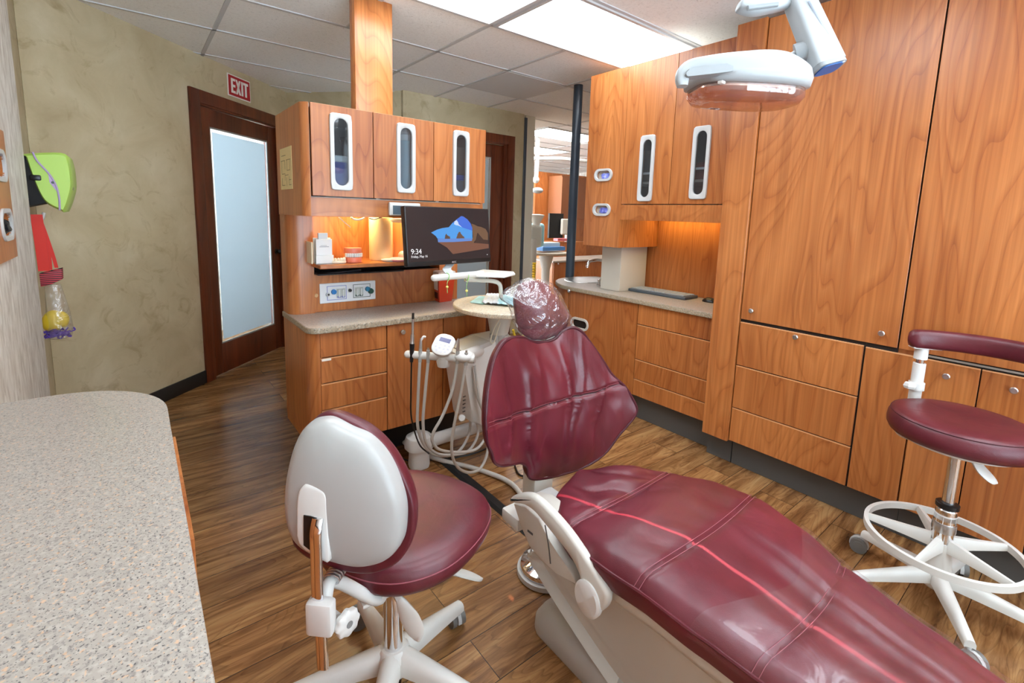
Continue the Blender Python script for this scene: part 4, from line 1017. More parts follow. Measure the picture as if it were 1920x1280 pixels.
MB().box(3.00, 3.06, 1.42, 2.12, 1.43, 1.477, .002).build('housing', WHITE, t); MB().box(3.005, 3.055, 1.43, 2.11, 1.425, 1.4295).build('tube', WARM2, t)
# stone-coloured towel column
tag(MB().box(2.80, 3.11, 2.235, 2.42, .8585, 1.1925, .002).build('towel_column', STONE), 'plain beige boxed column standing on the right counter beside the faucet', 'column')
# small dispenser behind the faucet
tag(MB().box(2.93, 2.98, 2.70, 2.74, 1.08, 1.19, .01, 2).build('soap_dispenser', WHITE), 'small white dispenser under the glove cabinet', 'dispenser') if False else None
# keyboard and mouse
t = thing('keyboard', 'dark grey computer keyboard on the right counter', 'keyboard', (3.0, 2.0, .858))
kp = [at_z(1178, 544, .862), at_z(1203, 537.5, .862), at_z(1306, 553, .862), at_z(1284, 562, .862)]
KB = plain('keyboard_grey', (78, 86, 94), .45); KC = plain('keycap_grey', (150, 160, 168), .45)
ex = (kp[3]-kp[0]).normalized(); L1 = (kp[3]-kp[0]).length; ey = Vector((-ex.y, ex.x, 0)); 
if ey.dot(kp[1]-kp[0]) < 0: ey = -ey
m4 = frame4(kp[0], ex, ey) if ex.cross(ey).z > 0 else frame4(kp[3], -ex, ey)
DK = min(.17, abs((kp[1]-kp[0]).dot(ey)))
MB().box(0, L1, 0, DK, -.003, .017, .004, 2, mat4=m4).build('case', KB, t)
for r_ in range(5):
    nk = (15, 14, 13, 12, 8)[r_] if True else 0
    xw = (L1-.03)/nk
    for k in range(nk):
        w = xw
        m = MB().box(.012+xw*k+.0015, .012+xw*(k+1)-.0015, .012+r_*(DK-.024)/5+.0015, .012+(r_+1)*(DK-.024)/5-.0015, .016, .024, .002, 1, mat4=m4)
        m.build('key', KC, t)
t = thing('computer_mouse', 'black computer mouse at the right end of the right counter', 'mouse', (3.02, 1.62, .858))
c = at_z(1330, 566, .858); c.x += .0; c.y += .02
MB().sphere((c.x, c.y-.02, .858), .05, 20, (.7, 1.0, .62)).build('shell', BLACK, t)
MB().cyl((c.x-.025, c.y-.045, .885), (c.x-.02, c.y-.052, .885), .005).build('scroll_wheel', plain('wheel_grey', (60, 60, 64), .5), t)
# the mouse shell is cut at the counter
# pilaster and tall cabinets
PX_ = 2.585
t = thing('wood_pilaster', 'floor-to-ceiling wood panel strip right of the keyboard counter', 'panel', (2.8, 1.3, .155))
MB().box(PX_, 3.155, 1.232, 1.384, .152, 2.432, .0015).build('panel', CHERRY, t)
MB().box(2.66, 3.10, 1.236, 1.384, .001, .152).build('toe_kick', TOEK, t)
TX = 2.600
t = thing('tall_cabinet', 'tall wood cupboard with one wide upper door over three drawers', 'cabinet', (2.9, .95, 0))
MB().box(TX+.02, 3.155, .456, 1.230, .155, 2.43).build('carcass', CHERRY, t)
MB().box(2.66, 3.10, .456, 1.230, .001, .155).build('toe_kick', TOEK, t)
MB().box(TX+.01, TX+.0205, .532, 1.229, .157, 2.425).build('gap_shadow', GAPM, t)
d = front_x(t, 'door', .532, 1.229, .868, 2.43, TX); knob(d, at_x(1411, 582, TX), (-1, 0, 0)); knob(d, at_x(1655, 624, TX), (-1, 0, 0))
zt = [.856, at_x(1383.4, 684, TX).z, at_x(1376.3, 764, TX).z, .158]
zt[1] = (zt[1]+at_x(1609, 743.4, TX).z)/2; zt[2] = (zt[2]+at_x(1595, 836.6, TX).z)/2
for k in range(3):
    dd = front_x(t, 'drawer', .652, 1.229, zt[k+1], zt[k], TX); edge_x(dd, .652, 1.229, zt[k], TX)
    if k == 0: knob(dd, at_x(1494, 631, TX), (-1, 0, 0))
dd = front_x(t, 'door', .456, .648, .158, .852, TX); edge_x(dd, .456, .648, .852, TX)
t = thing('tall_cabinet', 'tall wood cupboard at the right edge behind the wheeled stool', 'cabinet', (2.9, -.1, 0))
MB().box(TX+.02, 3.155, -1.1, .454, .155, 2.43).build('carcass', CHERRY, t)
MB().box(2.66, 3.10, -1.1, .454, .001, .155).build('toe_kick', TOEK, t)
MB().box(TX+.01, TX+.0205, -1.1, .453, .157, 2.425).build('gap_shadow', GAPM, t)
front_x(t, 'door', -.2, .530, .868, 2.43, TX); front_x(t, 'door', -1.05, -.204, .868, 2.43, TX)
ys = (.454, .262, .066, -.13, -.33, -.6)
for k in range(5):
    dd = front_x(t, 'door', ys[k+1], ys[k], .158, .852, TX); edge_x(dd, ys[k+1], ys[k], .852, TX)
    if k == 0: knob(dd, at_x(1776, 704, TX), (-1, 0, 0))
    if k == 1: knob(dd, at_x(1902, 730, TX), (-1, 0, 0))
MB().box(TX+.004, TX+.018, -1.0, .45, .856, .864).build('shelf_strip', plain('grey_strip', (150, 142, 132), .4), t)
# dark pole
PLX, PLY = 3.117, 3.065
t = thing('support_pole', 'dark blue-black steel pole from floor to ceiling behind the sink', 'pole', (PLX, PLY, 0))
MB().cyl((PLX, PLY, 0), (PLX, PLY, CEIL), .040, seg=28).build('tube', POLEM, t)
MB().cyl((PLX, PLY, 0), (PLX, PLY, .012), .07, seg=28).build('base_plate', POLEM, t)
from mathutils import noise as MN
def cushion(outline, centre, front, back, nrm, nf=10, nb=4, disp=None, power=2.6, n=120):
    """closed cushion: outline (world points, closed), domed by `front` against nrm and by `back` along it"""
    P = outline; rings = []; c = Vector(centre); nrm = Vector(nrm)
    for i in range(nf):
        k = (i+.35)/(nf)
        k = math.sin(k*PI/2)
        d = -front*(1-k**power)
        rings.append([c+(p-c)*k+nrm*d for p in P])
    rings.append([p.copy() for p in P])
    for i in range(1, nb+1):
        k = 1-(i/nb)**2*.25; d = back*(i/nb)
        rings.append([c+(p-c)*k+nrm*d for p in P])
    if disp:
        for r in rings:
            for j, q in enumerate(r): r[j] = q+disp(q)
    return MB().loft(rings)
# ================================================================== monitor
a, c = at_d(758, 387, 2.2), at_d(916, 390, 2.58); b, d = at_d(757, 503, 2.2), at_d(913, 489, 2.58)
c.z = a.z = (a.z+c.z)/2; 
ex = Vector((c.x-a.x, c.y-a.y, 0)); MW = ex.length; ex.normalize(); mid = (a+c)/2
bm_ = (b+d)/2; upv = (mid-bm_); upv = (upv-ex*upv.dot(ex)); MH = upv.length; upv.normalize()
O = mid-ex*MW/2-upv*MH
m4 = frame4(O, ex, upv)       # local z faces us
t = thing('monitor', 'black computer monitor showing a beach seen from a cave with the time', 'monitor', tuple(O+ex*MW/2))
MB().box(0, MW, 0, MH, -.035, 0, .004, 2, mat4=m4).build('housing', BLACK, t)
CAVE = mottled('cave_rock', [(.3, (22, 18, 20)), (.55, (36, 28, 30)), (.8, (56, 42, 38))], 14, rough=.25, bump=0)
def screen_mat(name, rgb, s=.9): 
    m, nt, b = new_mat(name); b.inputs['Base Color'].default_value = (0.01, .01, .01, 1); b.inputs['Roughness'].default_value = .2
    b.inputs['Emission Color'].default_value = (*lin(rgb), 1); b.inputs['Emission Strength'].default_value = s; return m
sx0, sx1, sy0, sy1 = .005, MW-.005, .022, MH-.005
def S(u, v, z=.0006): return m4 @ Vector((sx0+(sx1-sx0)*u, sy1-(sy1-sy0)*v, z))
scr = MB().prism([S(0, 1, .0), S(1, 1, .0), S(1, 0, .0), S(0, 0, .0)], m4.to_3x3() @ Vector((0, 0, .0006))).build('screen', screen_mat('screen_dark', (25, 22, 29)), t)
def spoly(name, pts, rgb, z):   # crop pixel coords of the picture (1520 x 1060 region) -> u, v
    def uv(x, y):
        u = (x-85)/(1635-85); top = 85+(100-85)*u; bot = 1160+(1045-1160)*u
        return u, (y-top)/(bot-top)
    MB().prism([S(*uv(x, y), z) for x, y in pts], m4.to_3x3() @ Vector((0, 0, .0003))).build(name, screen_mat('screen_'+name, rgb, 1.0), scr)
spoly('sky', [(492, 575), (600, 515), (700, 482), (820, 462), (900, 370), (985, 300), (1070, 238), (1110, 245), (1190, 300), (1250, 380), (1280, 470), (1272, 680), (600, 690), (570, 640), (530, 605)], (66, 146, 218), .0008)
spoly('upper_sky', [(900, 372), (985, 300), (1070, 238), (1110, 245), (1190, 300), (1250, 380), (1278, 460), (1276, 520), (1100, 470), (1000, 420)], (54, 104, 206), .0012)
spoly('cloud', [(930, 350), (975, 318), (1000, 360), (1010, 400), (1070, 455), (1000, 425), (960, 420), (920, 400)], (186, 206, 240), .0016)
spoly('sea', [(600, 692), (1272, 672), (1272, 720), (900, 752), (606, 760)], (88, 128, 196), .0012)
spoly('beach', [(606, 760), (900, 752), (1272, 700), (1300, 760), (1610, 780), (1610, 860), (1100, 950), (870, 990), (760, 860)], (112, 74, 58), .0010)
spoly('sea_stack', [(728, 692), (738, 655), (742, 622), (755, 608), (760, 590), (772, 600), (778, 622), (796, 628), (812, 644), (828, 640), (832, 690)], (84, 66, 56), .0018)
spoly('sea_stack', [(948, 682), (956, 650), (968, 630), (974, 600), (990, 580), (1000, 556), (1022, 546), (1034, 556), (1044, 590), (1060, 602), (1078, 628), (1100, 640), (1112, 675)], (96, 72, 58), .0018)
spoly('cave_wall', [(1280, 470), (1268, 380), (1330, 400), (1390, 430), (1460, 440), (1560, 480), (1605, 560), (1600, 700), (1500, 700), (1420, 600), (1380, 560), (1340, 700), (1270, 780), (1240, 770), (1285, 640)], (104, 78, 58), .0014)
spoly('cave_shadow', [(1390, 560), (1420, 600), (1500, 690), (1600, 700), (1600, 780), (1310, 760), (1345, 690)], (52, 38, 34), .0018)
SW = screen_mat('screen_text', (236, 236, 240), 1.)
text_mesh('time_text', '9:34', MH*.125, SW, m4 @ Matrix.Translation((MW*.038, MH*.205, .001)), scr, .0002)
text_mesh('date_text', 'Friday, May 16', MH*.056, SW, m4 @ Matrix.Translation((MW*.038, MH*.145, .001)), scr, .0002)
text_mesh('brand_text', 'AOC', .013, plain('logo_silver', (220, 222, 226), .3, metal=.3), m4 @ Matrix.Translation((MW*.49, .006, .0006)), t, .0003)
MB().box(MW*.945, MW*.955, MH*.13, MH*.142, .0006, .001, mat4=m4).build('tray_icon', SW, scr)
n3 = m4.to_3x3() @ Vector((0, 0, 1))
BARY = 2.03
nb0 = m4 @ Vector((MW*.50, .0, -.02)); nb1 = at_y(848, 517, BARY)
P = [nb0+upv*.03-n3*.012, nb0-upv*.0-n3*.006, at_y(837, 505, BARY+.03), nb1]
m = MB(); cs = spline([Vector(p) for p in P], 6)
m.loft([[p-ex*.026, p+ex*.026, p+ex*.026+n3*.006, p-ex*.026+n3*.006] for p in cs]); m.build('neck', LAMPG, t)

# ================================================================== delivery unit
DU = thing('dental_delivery_unit', 'white dental delivery unit with handpiece bar, side housing and round speckled table', 'dental unit', (1.5, 2.05, 0))
# white arm bar + tray
p0, p1 = at_y(814, 521, BARY), at_y(905, 513, BARY)
m = MB().tube([p0, (p0+p1)/2, p1], .0165, 14, 0); m.sphere(p0, .0165, 14); m.build('arm_bar', WHITE, DU)
tz = at_y(920, 515, BARY+.03).z
m = MB().prism([at_z(x, y, tz) for x, y in ((893, 519.5), (946, 521), (966, 516), (963, 512), (905, 508), (884, 513))], (0, 0, .010), .003)
m.build('tray', WHITE, DU)
m = MB().tube([at_y(872, 524, 2.08), at_y(905, 525.5, 2.08), at_y(925, 527, 2.08), at_y(936, 532, 2.08), at_y(939, 545, 2.08), at_y(940, 585, 2.08)], .0115, 12, 6)
m.build('bent_support', CREAM, DU)
TZ = .93
cl = at_z(840, 567, TZ)
TC = Vector((1.545, 1.985, TZ)); TR = .285
m = MB().lathe([(TR-.012, -.028), (TR-.003, -.024), (TR, -.014), (TR, -.006), (TR-.004, -.001), (0, 0)], TC, 72)
tt = m.build('round_table_top', speckle('pale_speckle', (208, 194, 170), (120, 110, 98), (176, 164, 146), (224, 214, 196)), DU)
pc = at_y(936, 625, 2.0); PCX, PCY = pc.x, 2.0
pg = plain('translucent_sleeve_grey', (176, 176, 172), .25)
m = MB().lathe([(.045, 0), (.052, .02), (.066, .10), (.075, .135), (.075, .14)], (PCX, PCY, TZ-.17), 32); m.build('table_hub', CREAM, DU)
m = MB().lathe([(.048, .40), (.05, .42), (.050, TZ-.17), (.043, TZ-.165)], (PCX, PCY, 0), 40)
for v in m.b.verts:
    a_ = math.atan2(v.co.y-PCY, v.co.x-PCX); k = 1+.06*math.sin(a_*9)+.04*math.sin(a_*17+1); v.co.x = PCX+(v.co.x-PCX)*k; v.co.y = PCY+(v.co.y-PCY)*k
m.build('column', pg, DU)
# side housing
HY = 1.97
hp = [at_y(x, y, HY) for x, y in ((867, 668), (874, 661), (922, 640), (965, 632), (975, 812), (925, 806), (886, 792), (879, 740))]
MB().prism(hp, (0, .20, 0), .012, 3).build('side_housing', WHITE, DU)
hp2 = [at_y(x, y, HY-.004) for x, y in ((872, 660), (920, 639), (924, 646), (876, 668))]
MB().prism(hp2, (0, .15, .0), .003).build('housing_lid', GREYW, DU)
q = at_y(866, 783, HY-.005); m = MB()
m.cyl(at_y(866, 783, HY+.03), q, .02, .016, 20); m.build('water_coupler', WHITE, DU)
m = MB()
for k in range(5): q = at_y(868.5-k*.2, 744+7*k, HY-.003); m.cyl(q, q+Vector((.016, .004, 0)), .003)
m.build('dial_marks', plain('dark_marks', (70, 70, 72), .5), DU)
# base: floor box and horizontal arm
FB = at_y(789, 832, 2.22)
rr2 = lambda w, h, r, z, c=FB: [Vector((c.x+x, 2.24+y, z)) for x, y in rrect(w, h, r, 5)]
MB().loft([rr2(.10, .09, .03, .001), rr2(.11, .10, .035, .02), rr2(.105, .095, .04, FB.z-.035), rr2(.15, .13, .05, FB.z-.025), rr2(.155, .135, .05, FB.z+.005), rr2(.135, .12, .05, FB.z+.04), rr2(.08, .075, .035, FB.z+.056), rr2(.03, .03, .012, FB.z+.058)]).build('floor_box', WHITE, DU)
p0, p1 = at_y(806, 826, 2.2), at_y(930, 801, 2.2); p1.z = p0.z
MB().tube([p0, p1], .036, 16, 0).build('base_arm', WHITE, DU)
MB().cyl((p1.x, 2.12, p1.z-.04), (p1.x, 2.12, .42), .05, seg=24).build('lower_column', WHITE, DU)
# handpiece bar
B0, B1 = at_y(765, 664, 2.0), None
zb_ = B0.z; B1 = at_z(889, 674, zb_)
bd = (B1-B0).normalized(); BL_ = (B1-B0).length; bn = Vector((bd.y, -bd.x, 0))
if bn.y > 0: bn = -bn
def onbar(px): # parameter of a pixel column along the bar
    best = min(range(101), key=lambda i: abs(projx(B0+(B1-B0)*i/100)-px)); return B0+(B1-B0)*best/100
def projx(p): v = p-EYEP; return PX+FOC*v.dot(RGT)/v.dot(FWD)
m = MB().tube([B0, B1], .0185, 18, 0); m.sphere(B0, .0185, 16); m.build('handpiece_bar', WHITE, DU)
q = onbar(870); m = MB().sphere(B1-bd*.035+Vector((0, .02, .008)), .045, 18, (1.1, 1.1, .55)); m.build('bar_head', WHITE, DU)
MB().cyl(B1-bd*.001, B1+bd*.004, .0175).build('bar_end_cap', GREYW, DU)
q = onbar(834); m = MB().lathe([(.012, -.05), (.028, -.046), (.034, -.02), (.03, .0)], q+Vector((0, .01, 0)), 24); m.build('bar_socket', WHITE, DU)
# link from the bar head back to the housing
m = MB().tube([B1-bd*.03+Vector((0, .03, 0)), at_y(885, 662, 1.90), at_y(905, 655, 2.05)], .03, 14, 5); m.build('bar_link', WHITE, DU)
# touch pad
pcx = onbar(831)+Vector((0, -.02, .035)); pc_ = at_y(831.5, 646, pcx.y)
eu = Vector((.80, -.30, .20)).normalized()
view = (pc_-EYEP).normalized(); nn = (-view*.72+Vector((0, 0, .7))).normalized(); eu = (bd-nn*bd.dot(nn)).normalized()
m4p = frame4(pc_, eu, nn.cross(eu)); sc_ = .062
m4p = m4p @ Matrix.Rotation(math.radians(-6), 4, 'Z')
out = rrect(.098, .122, .042, 8)
R3 = lambda k, z: [m4p @ Vector((x*k, y*k, z)) for x, y in out]
MB().loft([R3(.7, -.02), R3(.95, -.012), R3(1, -.004), R3(.98, .003), R3(.9, .006)]).build('touch_pad', WHITE, DU)
MB().box(-.026, .026, .010, .034, .0062, .0068, mat4=m4p).build('pad_screen', screen_mat('pad_lcd', (150, 152, 210), .55), DU)
m = MB()
for x, y in ((-.03, -.004), (-.01, -.006), (.01, -.006), (.03, -.004), (-.028, -.022), (-.009, -.025), (.012, -.025), (.03, -.022), (-.018, -.042), (.004, -.044), (.022, -.040), (.02, .046), (-.005, .048)): m.box(x-.005, x+.005, y-.004, y+.004, .006, .0066, mat4=m4p)
m.build('pad_buttons', plain('pad_grey', (190, 188, 200), .4), DU)
# two green lanyards on the arm bar
GRN = plain('green_elastic', (150, 200, 120), .6)
for (px, y0, y1, lb) in ((838.5, 512, 549, 'left green elastic with a yellow bead looped over the white arm bar'), (875, 512, 556, 'right green elastic looped over the white arm bar')):
    t = thing('elastic_loop', lb, 'elastic', tuple(at_y(px, 520, BARY)), 'green elastics on the white arm bar')
    c = at_y(px, 518.5, BARY)
    MB().tube([c+Vector((.002*math.sin(3*a), .0185*math.cos(a), .0185*math.sin(a))) for a in [2*PI*i/16 for i in range(16)]], .0022, 6, 3, True).build('loop', GRN, t)
    MB().tube([c+Vector((0, -.019, -.01)), at_y(px, (y0+y1)/2, BARY-.022), at_y(px+.5, y1, BARY-.022)], .0016, 6, 3).build('tail', GRN, t)
    MB().sphere(at_y(px, y1-11, BARY-.022), .007, 12).build('bead', plain('yellow_bead', (214, 204, 110), .4), t)
# handpieces with hoses (each hangs in the bar)
HOSE = plain('hose_grey', (188, 186, 180), .45); HOSEB = BLACK
def z32(L): return [(x/3.2+680, y/3.2+560) for x, y in L]
hoses = [
 ('intraoral_camera', 'black and silver pen-shaped camera standing leftmost in the white handpiece bar', [(293, 372), (290, 560), (290, 690), (310, 790), (345, 880), (400, 930)], None),
 ('air_water_syringe', 'metal air-water syringe with angled tip, second from the left in the handpiece bar', [(343, 372), (332, 600), (330, 760), (360, 860), (420, 930), (520, 940), (590, 900), (640, 800), (640, 680), (612, 540), (600, 400)], 0),
 ('dental_handpiece', 'short handpiece holder with grey hose, left of the white touch pad', [(393, 376), (375, 560), (362, 740), (380, 860), (440, 925), (530, 936), (630, 915), (686, 830), (688, 750), (655, 660), (622, 560), (612, 400)], 0),
 ('dental_handpiece', 'metal handpiece with stepped neck just right of the white touch pad', [(568, 382), (540, 540), (480, 700), (425, 800), (420, 860), (470, 908), (590, 920), (690, 895), (745, 800), (722, 680), (682, 570), (650, 400)], 1),
 ('dental_handpiece', 'rightmost handpiece in the bar, its grey hose looping lowest to the floor', [(618, 392), (590, 560), (545, 780), (535, 920), (570, 1010), (640, 1042), (710, 1012), (750, 900), (735, 720), (700, 590), (672, 400)], 2)]
tops = [(303, 85), (350, 238), (393, 322), (574, 240), (621, 340)]
for hi, (nm, lb, path, kind) in enumerate(hoses):
    px, py = z32([path[0]])[0]; base = onbar(px); yp = base.y-.012
    t = thing(nm, lb, 'handpiece', tuple(base), 'instruments in the white handpiece bar')
    bot = at_y(px, py+2, yp); top = at_y(*z32([tops[hi]])[0], yp); L = (top-bot).length; dz = (top-bot)/L
    path2 = z32(path); N = len(path2)
    if hi == 0:
        MB().tube([bot, bot+dz*L*.38], lambda u: .008+.004*u, 14, 4).build('grip', BLACK, t)
        MB().tube([bot+dz*L*.38, bot+dz*L*.44, bot+dz*L*.56], lambda u: .0115-.003*u, 14, 3).build('collar', STEEL, t)
        MB().tube([bot+dz*L*.54, bot+dz*L*.88], lambda u: .0062, 12, 0).build('neck', STEEL, t)
        MB().tube([bot+dz*L*.84, top], lambda u: .006, 12, 0).build('lens_tip', BLACK, t)
    else:
        MB().tube([bot, bot+dz*.06], .0085, 14, 0).build('holder_sleeve', plain('clear_sleeve', (170, 172, 170), .25), t)
        if L > .07:
            MB().tube([bot+dz*.055, bot+dz*(.06+(L-.06)*.6), top], lambda u: .0085-.004*u, 14, 0).build('body', STEEL, t)
            if hi == 1: MB().tube([top-dz*.01, top+Vector((.012, 0, .006)), top+Vector((.022, 0, .004))], .0055, 10, 3).build('tip', WHITE, t)
        else: MB().tube([bot+dz*.05, bot+dz*.07], .005, 12, 0).build('body', STEEL, t)
    pts = []
    for i, (x, y) in enumerate(path2):
        u = i/(N-1); yy = yp + (.06*math.sin(PI*u) if kind is None else .05*math.sin(PI*u*.5)+.12*u*u)
        q = at_y(x, y, yy); q.z = max(q.z, .012); pts.append(q)
    MB().tube(pts, .004 if hi == 0 else .0072, 10, 6).build('hose', HOSEB if hi == 0 else HOSE, t)
# papers / masks on the round table
PBL = plain('pale_blue_paper', (176, 222, 232), .7); PWH = plain('white_crepe', (222, 228, 238), .6)
def sheet(px, z, lb, mat, amp, seed, nm='folded_paper', cat='paper'):
    P = [at_z(x, y, z) for x, y in px]; n = 14; rows = []
    for i in range(n+1):
        a_, b_ = P[0]+(P[1]-P[0])*i/n, P[3]+(P[2]-P[3])*i/n
        rows.append([(a_+(b_-a_)*j/n)+Vector((0, 0, amp*(1+MN.noise(Vector((i*.45+seed, j*.45, seed)))))) for j in range(n+1)])
    up_ = [[p+Vector((0, 0, .0015)) for p in r] for r in rows]
    mb = MB(); mb.loft(up_, closed=False); mb.loft(rows, closed=False)
    return tag(mb.build(nm, mat), lb, cat)
sheet(((881, 567), (906, 571), (921, 557.5), (898, 555.5)), TZ+.001, 'flat pale blue folded paper on the round table, leftmost of its papers', PBL, .001, 1)
sheet(((903, 570), (935, 572), (938, 553), (913, 552.5)), TZ+.004, 'crumpled white and blue tissue on the round table next to the flat blue paper', PWH, .008, 4, 'crumpled_tissue', 'tissue')
sheet(((932, 572), (968, 576), (968, 557), (936, 554)), TZ+.004, 'pale blue crumpled paper on the round table beside the headrest sleeve', PBL, .008, 8)
# hanging tube loops under the table
TB = plain('thin_ivory_tube', (222, 214, 190), .5)
t = tag(MB().tube([at_y(x, y, 1.95) for x, y in ((944, 590), (935, 600), (925, 620), (920, 638), (922, 643), (927, 640), (933, 620), (938, 604), (941, 592))], .0028, 8, 5).build('hanging_tube', TB), 'thin ivory tube looping below the round table', 'tube')
YC = plain('yellow_plastic', (214, 186, 50), .45)
tag(MB().tube([at_y(x, y, 2.25) for x, y in ((962, 618), (966, 630), (976, 632), (985, 627))], .008, 8, 4).build('yellow_strap', YC), 'small yellow strap low behind the headrest beside the table column', 'strap')

# ================================================================== floor items
t = thing('floor_cord_cover', 'straight black cord cover strip on the floor between the dental unit and the chair', 'cord cover', (1.295, 1.8, 0))
m = MB().prism([Vector((1.262, 1.2, .001)), Vector((1.278, 1.2, .013)), Vector((1.310, 1.2, .013)), Vector((1.326, 1.2, .001))], (0.012, 1.02, 0)); m.build('cover', BLACKM, t)
fp = [(742, 815), (757, 828), (775, 842), (800, 854), (840, 866), (880, 875), (915, 886), (945, 898), (968, 915), (985, 945), (997, 985), (1000, 1020), (1002, 1062)]
pts = [at_z(x, y, .016 if 0 < i else .05) for i, (x, y) in enumerate(fp)]
tag(MB().tube(pts, .0125, 12, 6).build('supply_hose', plain('supply_hose_white', (204, 202, 196), .4)), 'thick white supply hose curving over the floor to the chrome foot control', 'hose')
tag(MB().tube([at_z(x, y, .006) for x, y in ((742, 842), (760, 862), (800, 862), (850, 858), (900, 846), (930, 828))], .0045, 8, 5).build('floor_cable', BLACK), 'thin black cable lying on the floor beside the white floor box', 'cable')
tag(MB().tube([at_z(x, y, .006) for x, y in ((965, 872), (972, 888), (985, 893), (1002, 894), (1030, 892))], .005, 8, 5).build('floor_cable', BLACK), 'short dark cable loop on the floor under the dental chair back', 'cable')
fc = Vector((1.195, 1.235, 0))
t = thing('foot_control', 'round chrome foot control on the floor behind the dental chair base', 'foot control', tuple(fc))
MB().lathe([(.110, .001), (.114, .006), (.112, .022), (.098, .026)], fc, 40).build('base', GREYW, t)
MB().lathe([(.10, .026), (.102, .034), (.098, .046), (.06, .062), (.02, .07), (0, .071)], fc, 40).build('dome', CHROME, t)
q = at_y(992, 1062, 1.235); q = Vector((1.155, 1.28, .05))
MB().cyl(q, q+Vector((0, 0, .03)), .016, .013, 18).build('stem', STEEL, t)
MB().cyl(q+Vector((0, 0, .03)), q+Vector((.004, 0, .055)), .003).build('pin', STEEL, t)

# ================================================================== dental chair
XC = 1.20
CH = thing('dental_chair', 'reclined burgundy dental chair with cream base and armrest', 'dental chair', (XC, .5, 0))
ZT = [(-.55, .36), (-.3, .40), (0, .452), (.15, .480), (.325, .508), (.45, .538), (.588, .558), (.72, .546), (.87, .516), (1.0, .500), (1.08, .492)]
HW = [(-.55, .16), (-.45, .185), (-.2, .205), (0, .215), (.15, .222), (.325, .248), (.45, .285), (.588, .306), (.72, .306), (.87, .278), (.98, .235), (1.04, .17), (1.075, .09), (1.085, .02)]
seams = (.866, .588, .325)
_HW0 = HW
HW = [(-.56+.01*i, sum(interp(_HW0, -.56+.01*i+.01*j) for j in range(-5, 6))/11 if -.56+.01*i < 1.02 else interp(_HW0, -.56+.01*i)) for i in range(166)]
HW[-1] = (1.09, .015)
rings = []
ny = 150; nx = 44
for i in range(ny+1):
    y = -.55 + (1.085+.55)*(1-(1-i/ny)**1.0)
    w = interp(HW, y); z = interp(ZT, y); ring = []
    for j in range(nx+1):
        u = -1+2*j/nx; x = XC+u*w
        crown = .022*(1-abs(u)**2.5)-.028*max(0, (abs(u)-.86)/.14)**2
        zz = z+crown-.012
        for s in seams: zz -= .008*math.exp(-((y-s-.03*(u*u-.3))/.009)**2)
        # puckers in the leather: long folds on the leg part, soft dents at the hips
        k = min(1, max(0, (.62-y)/.2)); fold = MN.noise(Vector((u*3.3+.15*y, y*1.1, 2.)))
        zz += .020*k*(1-abs(u)**4)*fold - .010*k*math.exp(-((u-.28+.1*y)/.05)**2)
        k2 = math.exp(-((y-.95)/.12)**2); zz += (.014*MN.noise(Vector((x*9, y*11, 5.)))-.012*(1-abs(2*MN.noise(Vector((x*7+y*4, y*8-x*3, 2.)))))**2*(1-u*u))*k2
        k3 = math.exp(-((y-.60)/.12)**2); zz += .007*k3*MN.noise(Vector((x*14, y*5, 9.)))
        ring.append(Vector((x, y, zz)))
    e = .012
    ring += [Vector((XC+w+.004, y, z-.055)), Vector((XC+w-.01, y, z-.098)), Vector((XC+w-.05, y, z-.11)), Vector((XC-w+.05, y, z-.11)), Vector((XC-w+.01, y, z-.098)), Vector((XC-w-.004, y, z-.055))]
    rings.append(ring)
SEAT = MB().loft(rings).build('seat_cushion', BURG, CH, angle=50)
def seat_pt(u, y, dz=0):
    w = interp(HW, y); z = interp(ZT, y); return Vector((XC+u*w, y, z+.022*(1-abs(u)**2.5)-.028*max(0, (abs(u)-.86)/.14)**2-.012+dz))
m = MB()
for sgn in (-1, 1): m.tube([seat_pt(sgn*1.0, -.55+1.60*i/60, -.002) for i in range(61)], .0045, 6, 0)
m.build('piping', BURG_S, SEAT)
m = MB()
for s in seams:
    for o in (-.007, .007): m.tube([seat_pt(-1+2*i/30, s+o+.03*((-1+2*i/30)**2-.3), .0005) for i in range(31)], .0009, 4, 0)
m.build('stitching', STITCH, SEAT)
# cream shell under the seat
rings = []
for i in range(31):
    y = -.5+1.53*i/30; w = interp(HW, y)-.035; z = interp(ZT, y)-.108
    if w < .03: w = .03
    zb2 = z-.10+.03*max(0, (y-.7)/.3)
    rings.append([Vector((XC-w, y, z)), Vector((XC-w-.004, y, z-.03)), Vector((XC-w*.86, y, zb2+.02)), Vector((XC-w*.6, y, zb2)), Vector((XC+w*.6, y, zb2)), Vector((XC+w*.86, y, zb2+.02)), Vector((XC+w+.004, y, z-.03)), Vector((XC+w, y, z))])
MB().loft(rings).build('seat_shell', CREAM, CH, angle=50)
# lift arm cover
prof = [(1.085, .225), (1.092, .262), (1.06, .295), (.9, .36), (.4, .37), (-.2, .30), (-.45, .22), (-.45, .04), (.45, .028), (.73, .072)]
LXa, LXb = .985, 1.415
pv = spline([Vector((0, y, z)) for y, z in prof], 4, True); cpt = sum(pv, Vector())/len(pv)
sh = lambda x, k: [Vector((x, cpt.y+(p.y-cpt.y)*k, cpt.z+(p.z-cpt.z)*k)) for p in pv]
MB().loft([sh(LXa+.03, .93), sh(LXa+.008, .965), sh(LXa, .995), sh(LXa+.014, 1.0), sh(LXb-.014, 1.0), sh(LXb, .99), sh(LXb-.03, .93)]).build('lift_arm_cover', CREAM, CH, angle=60)
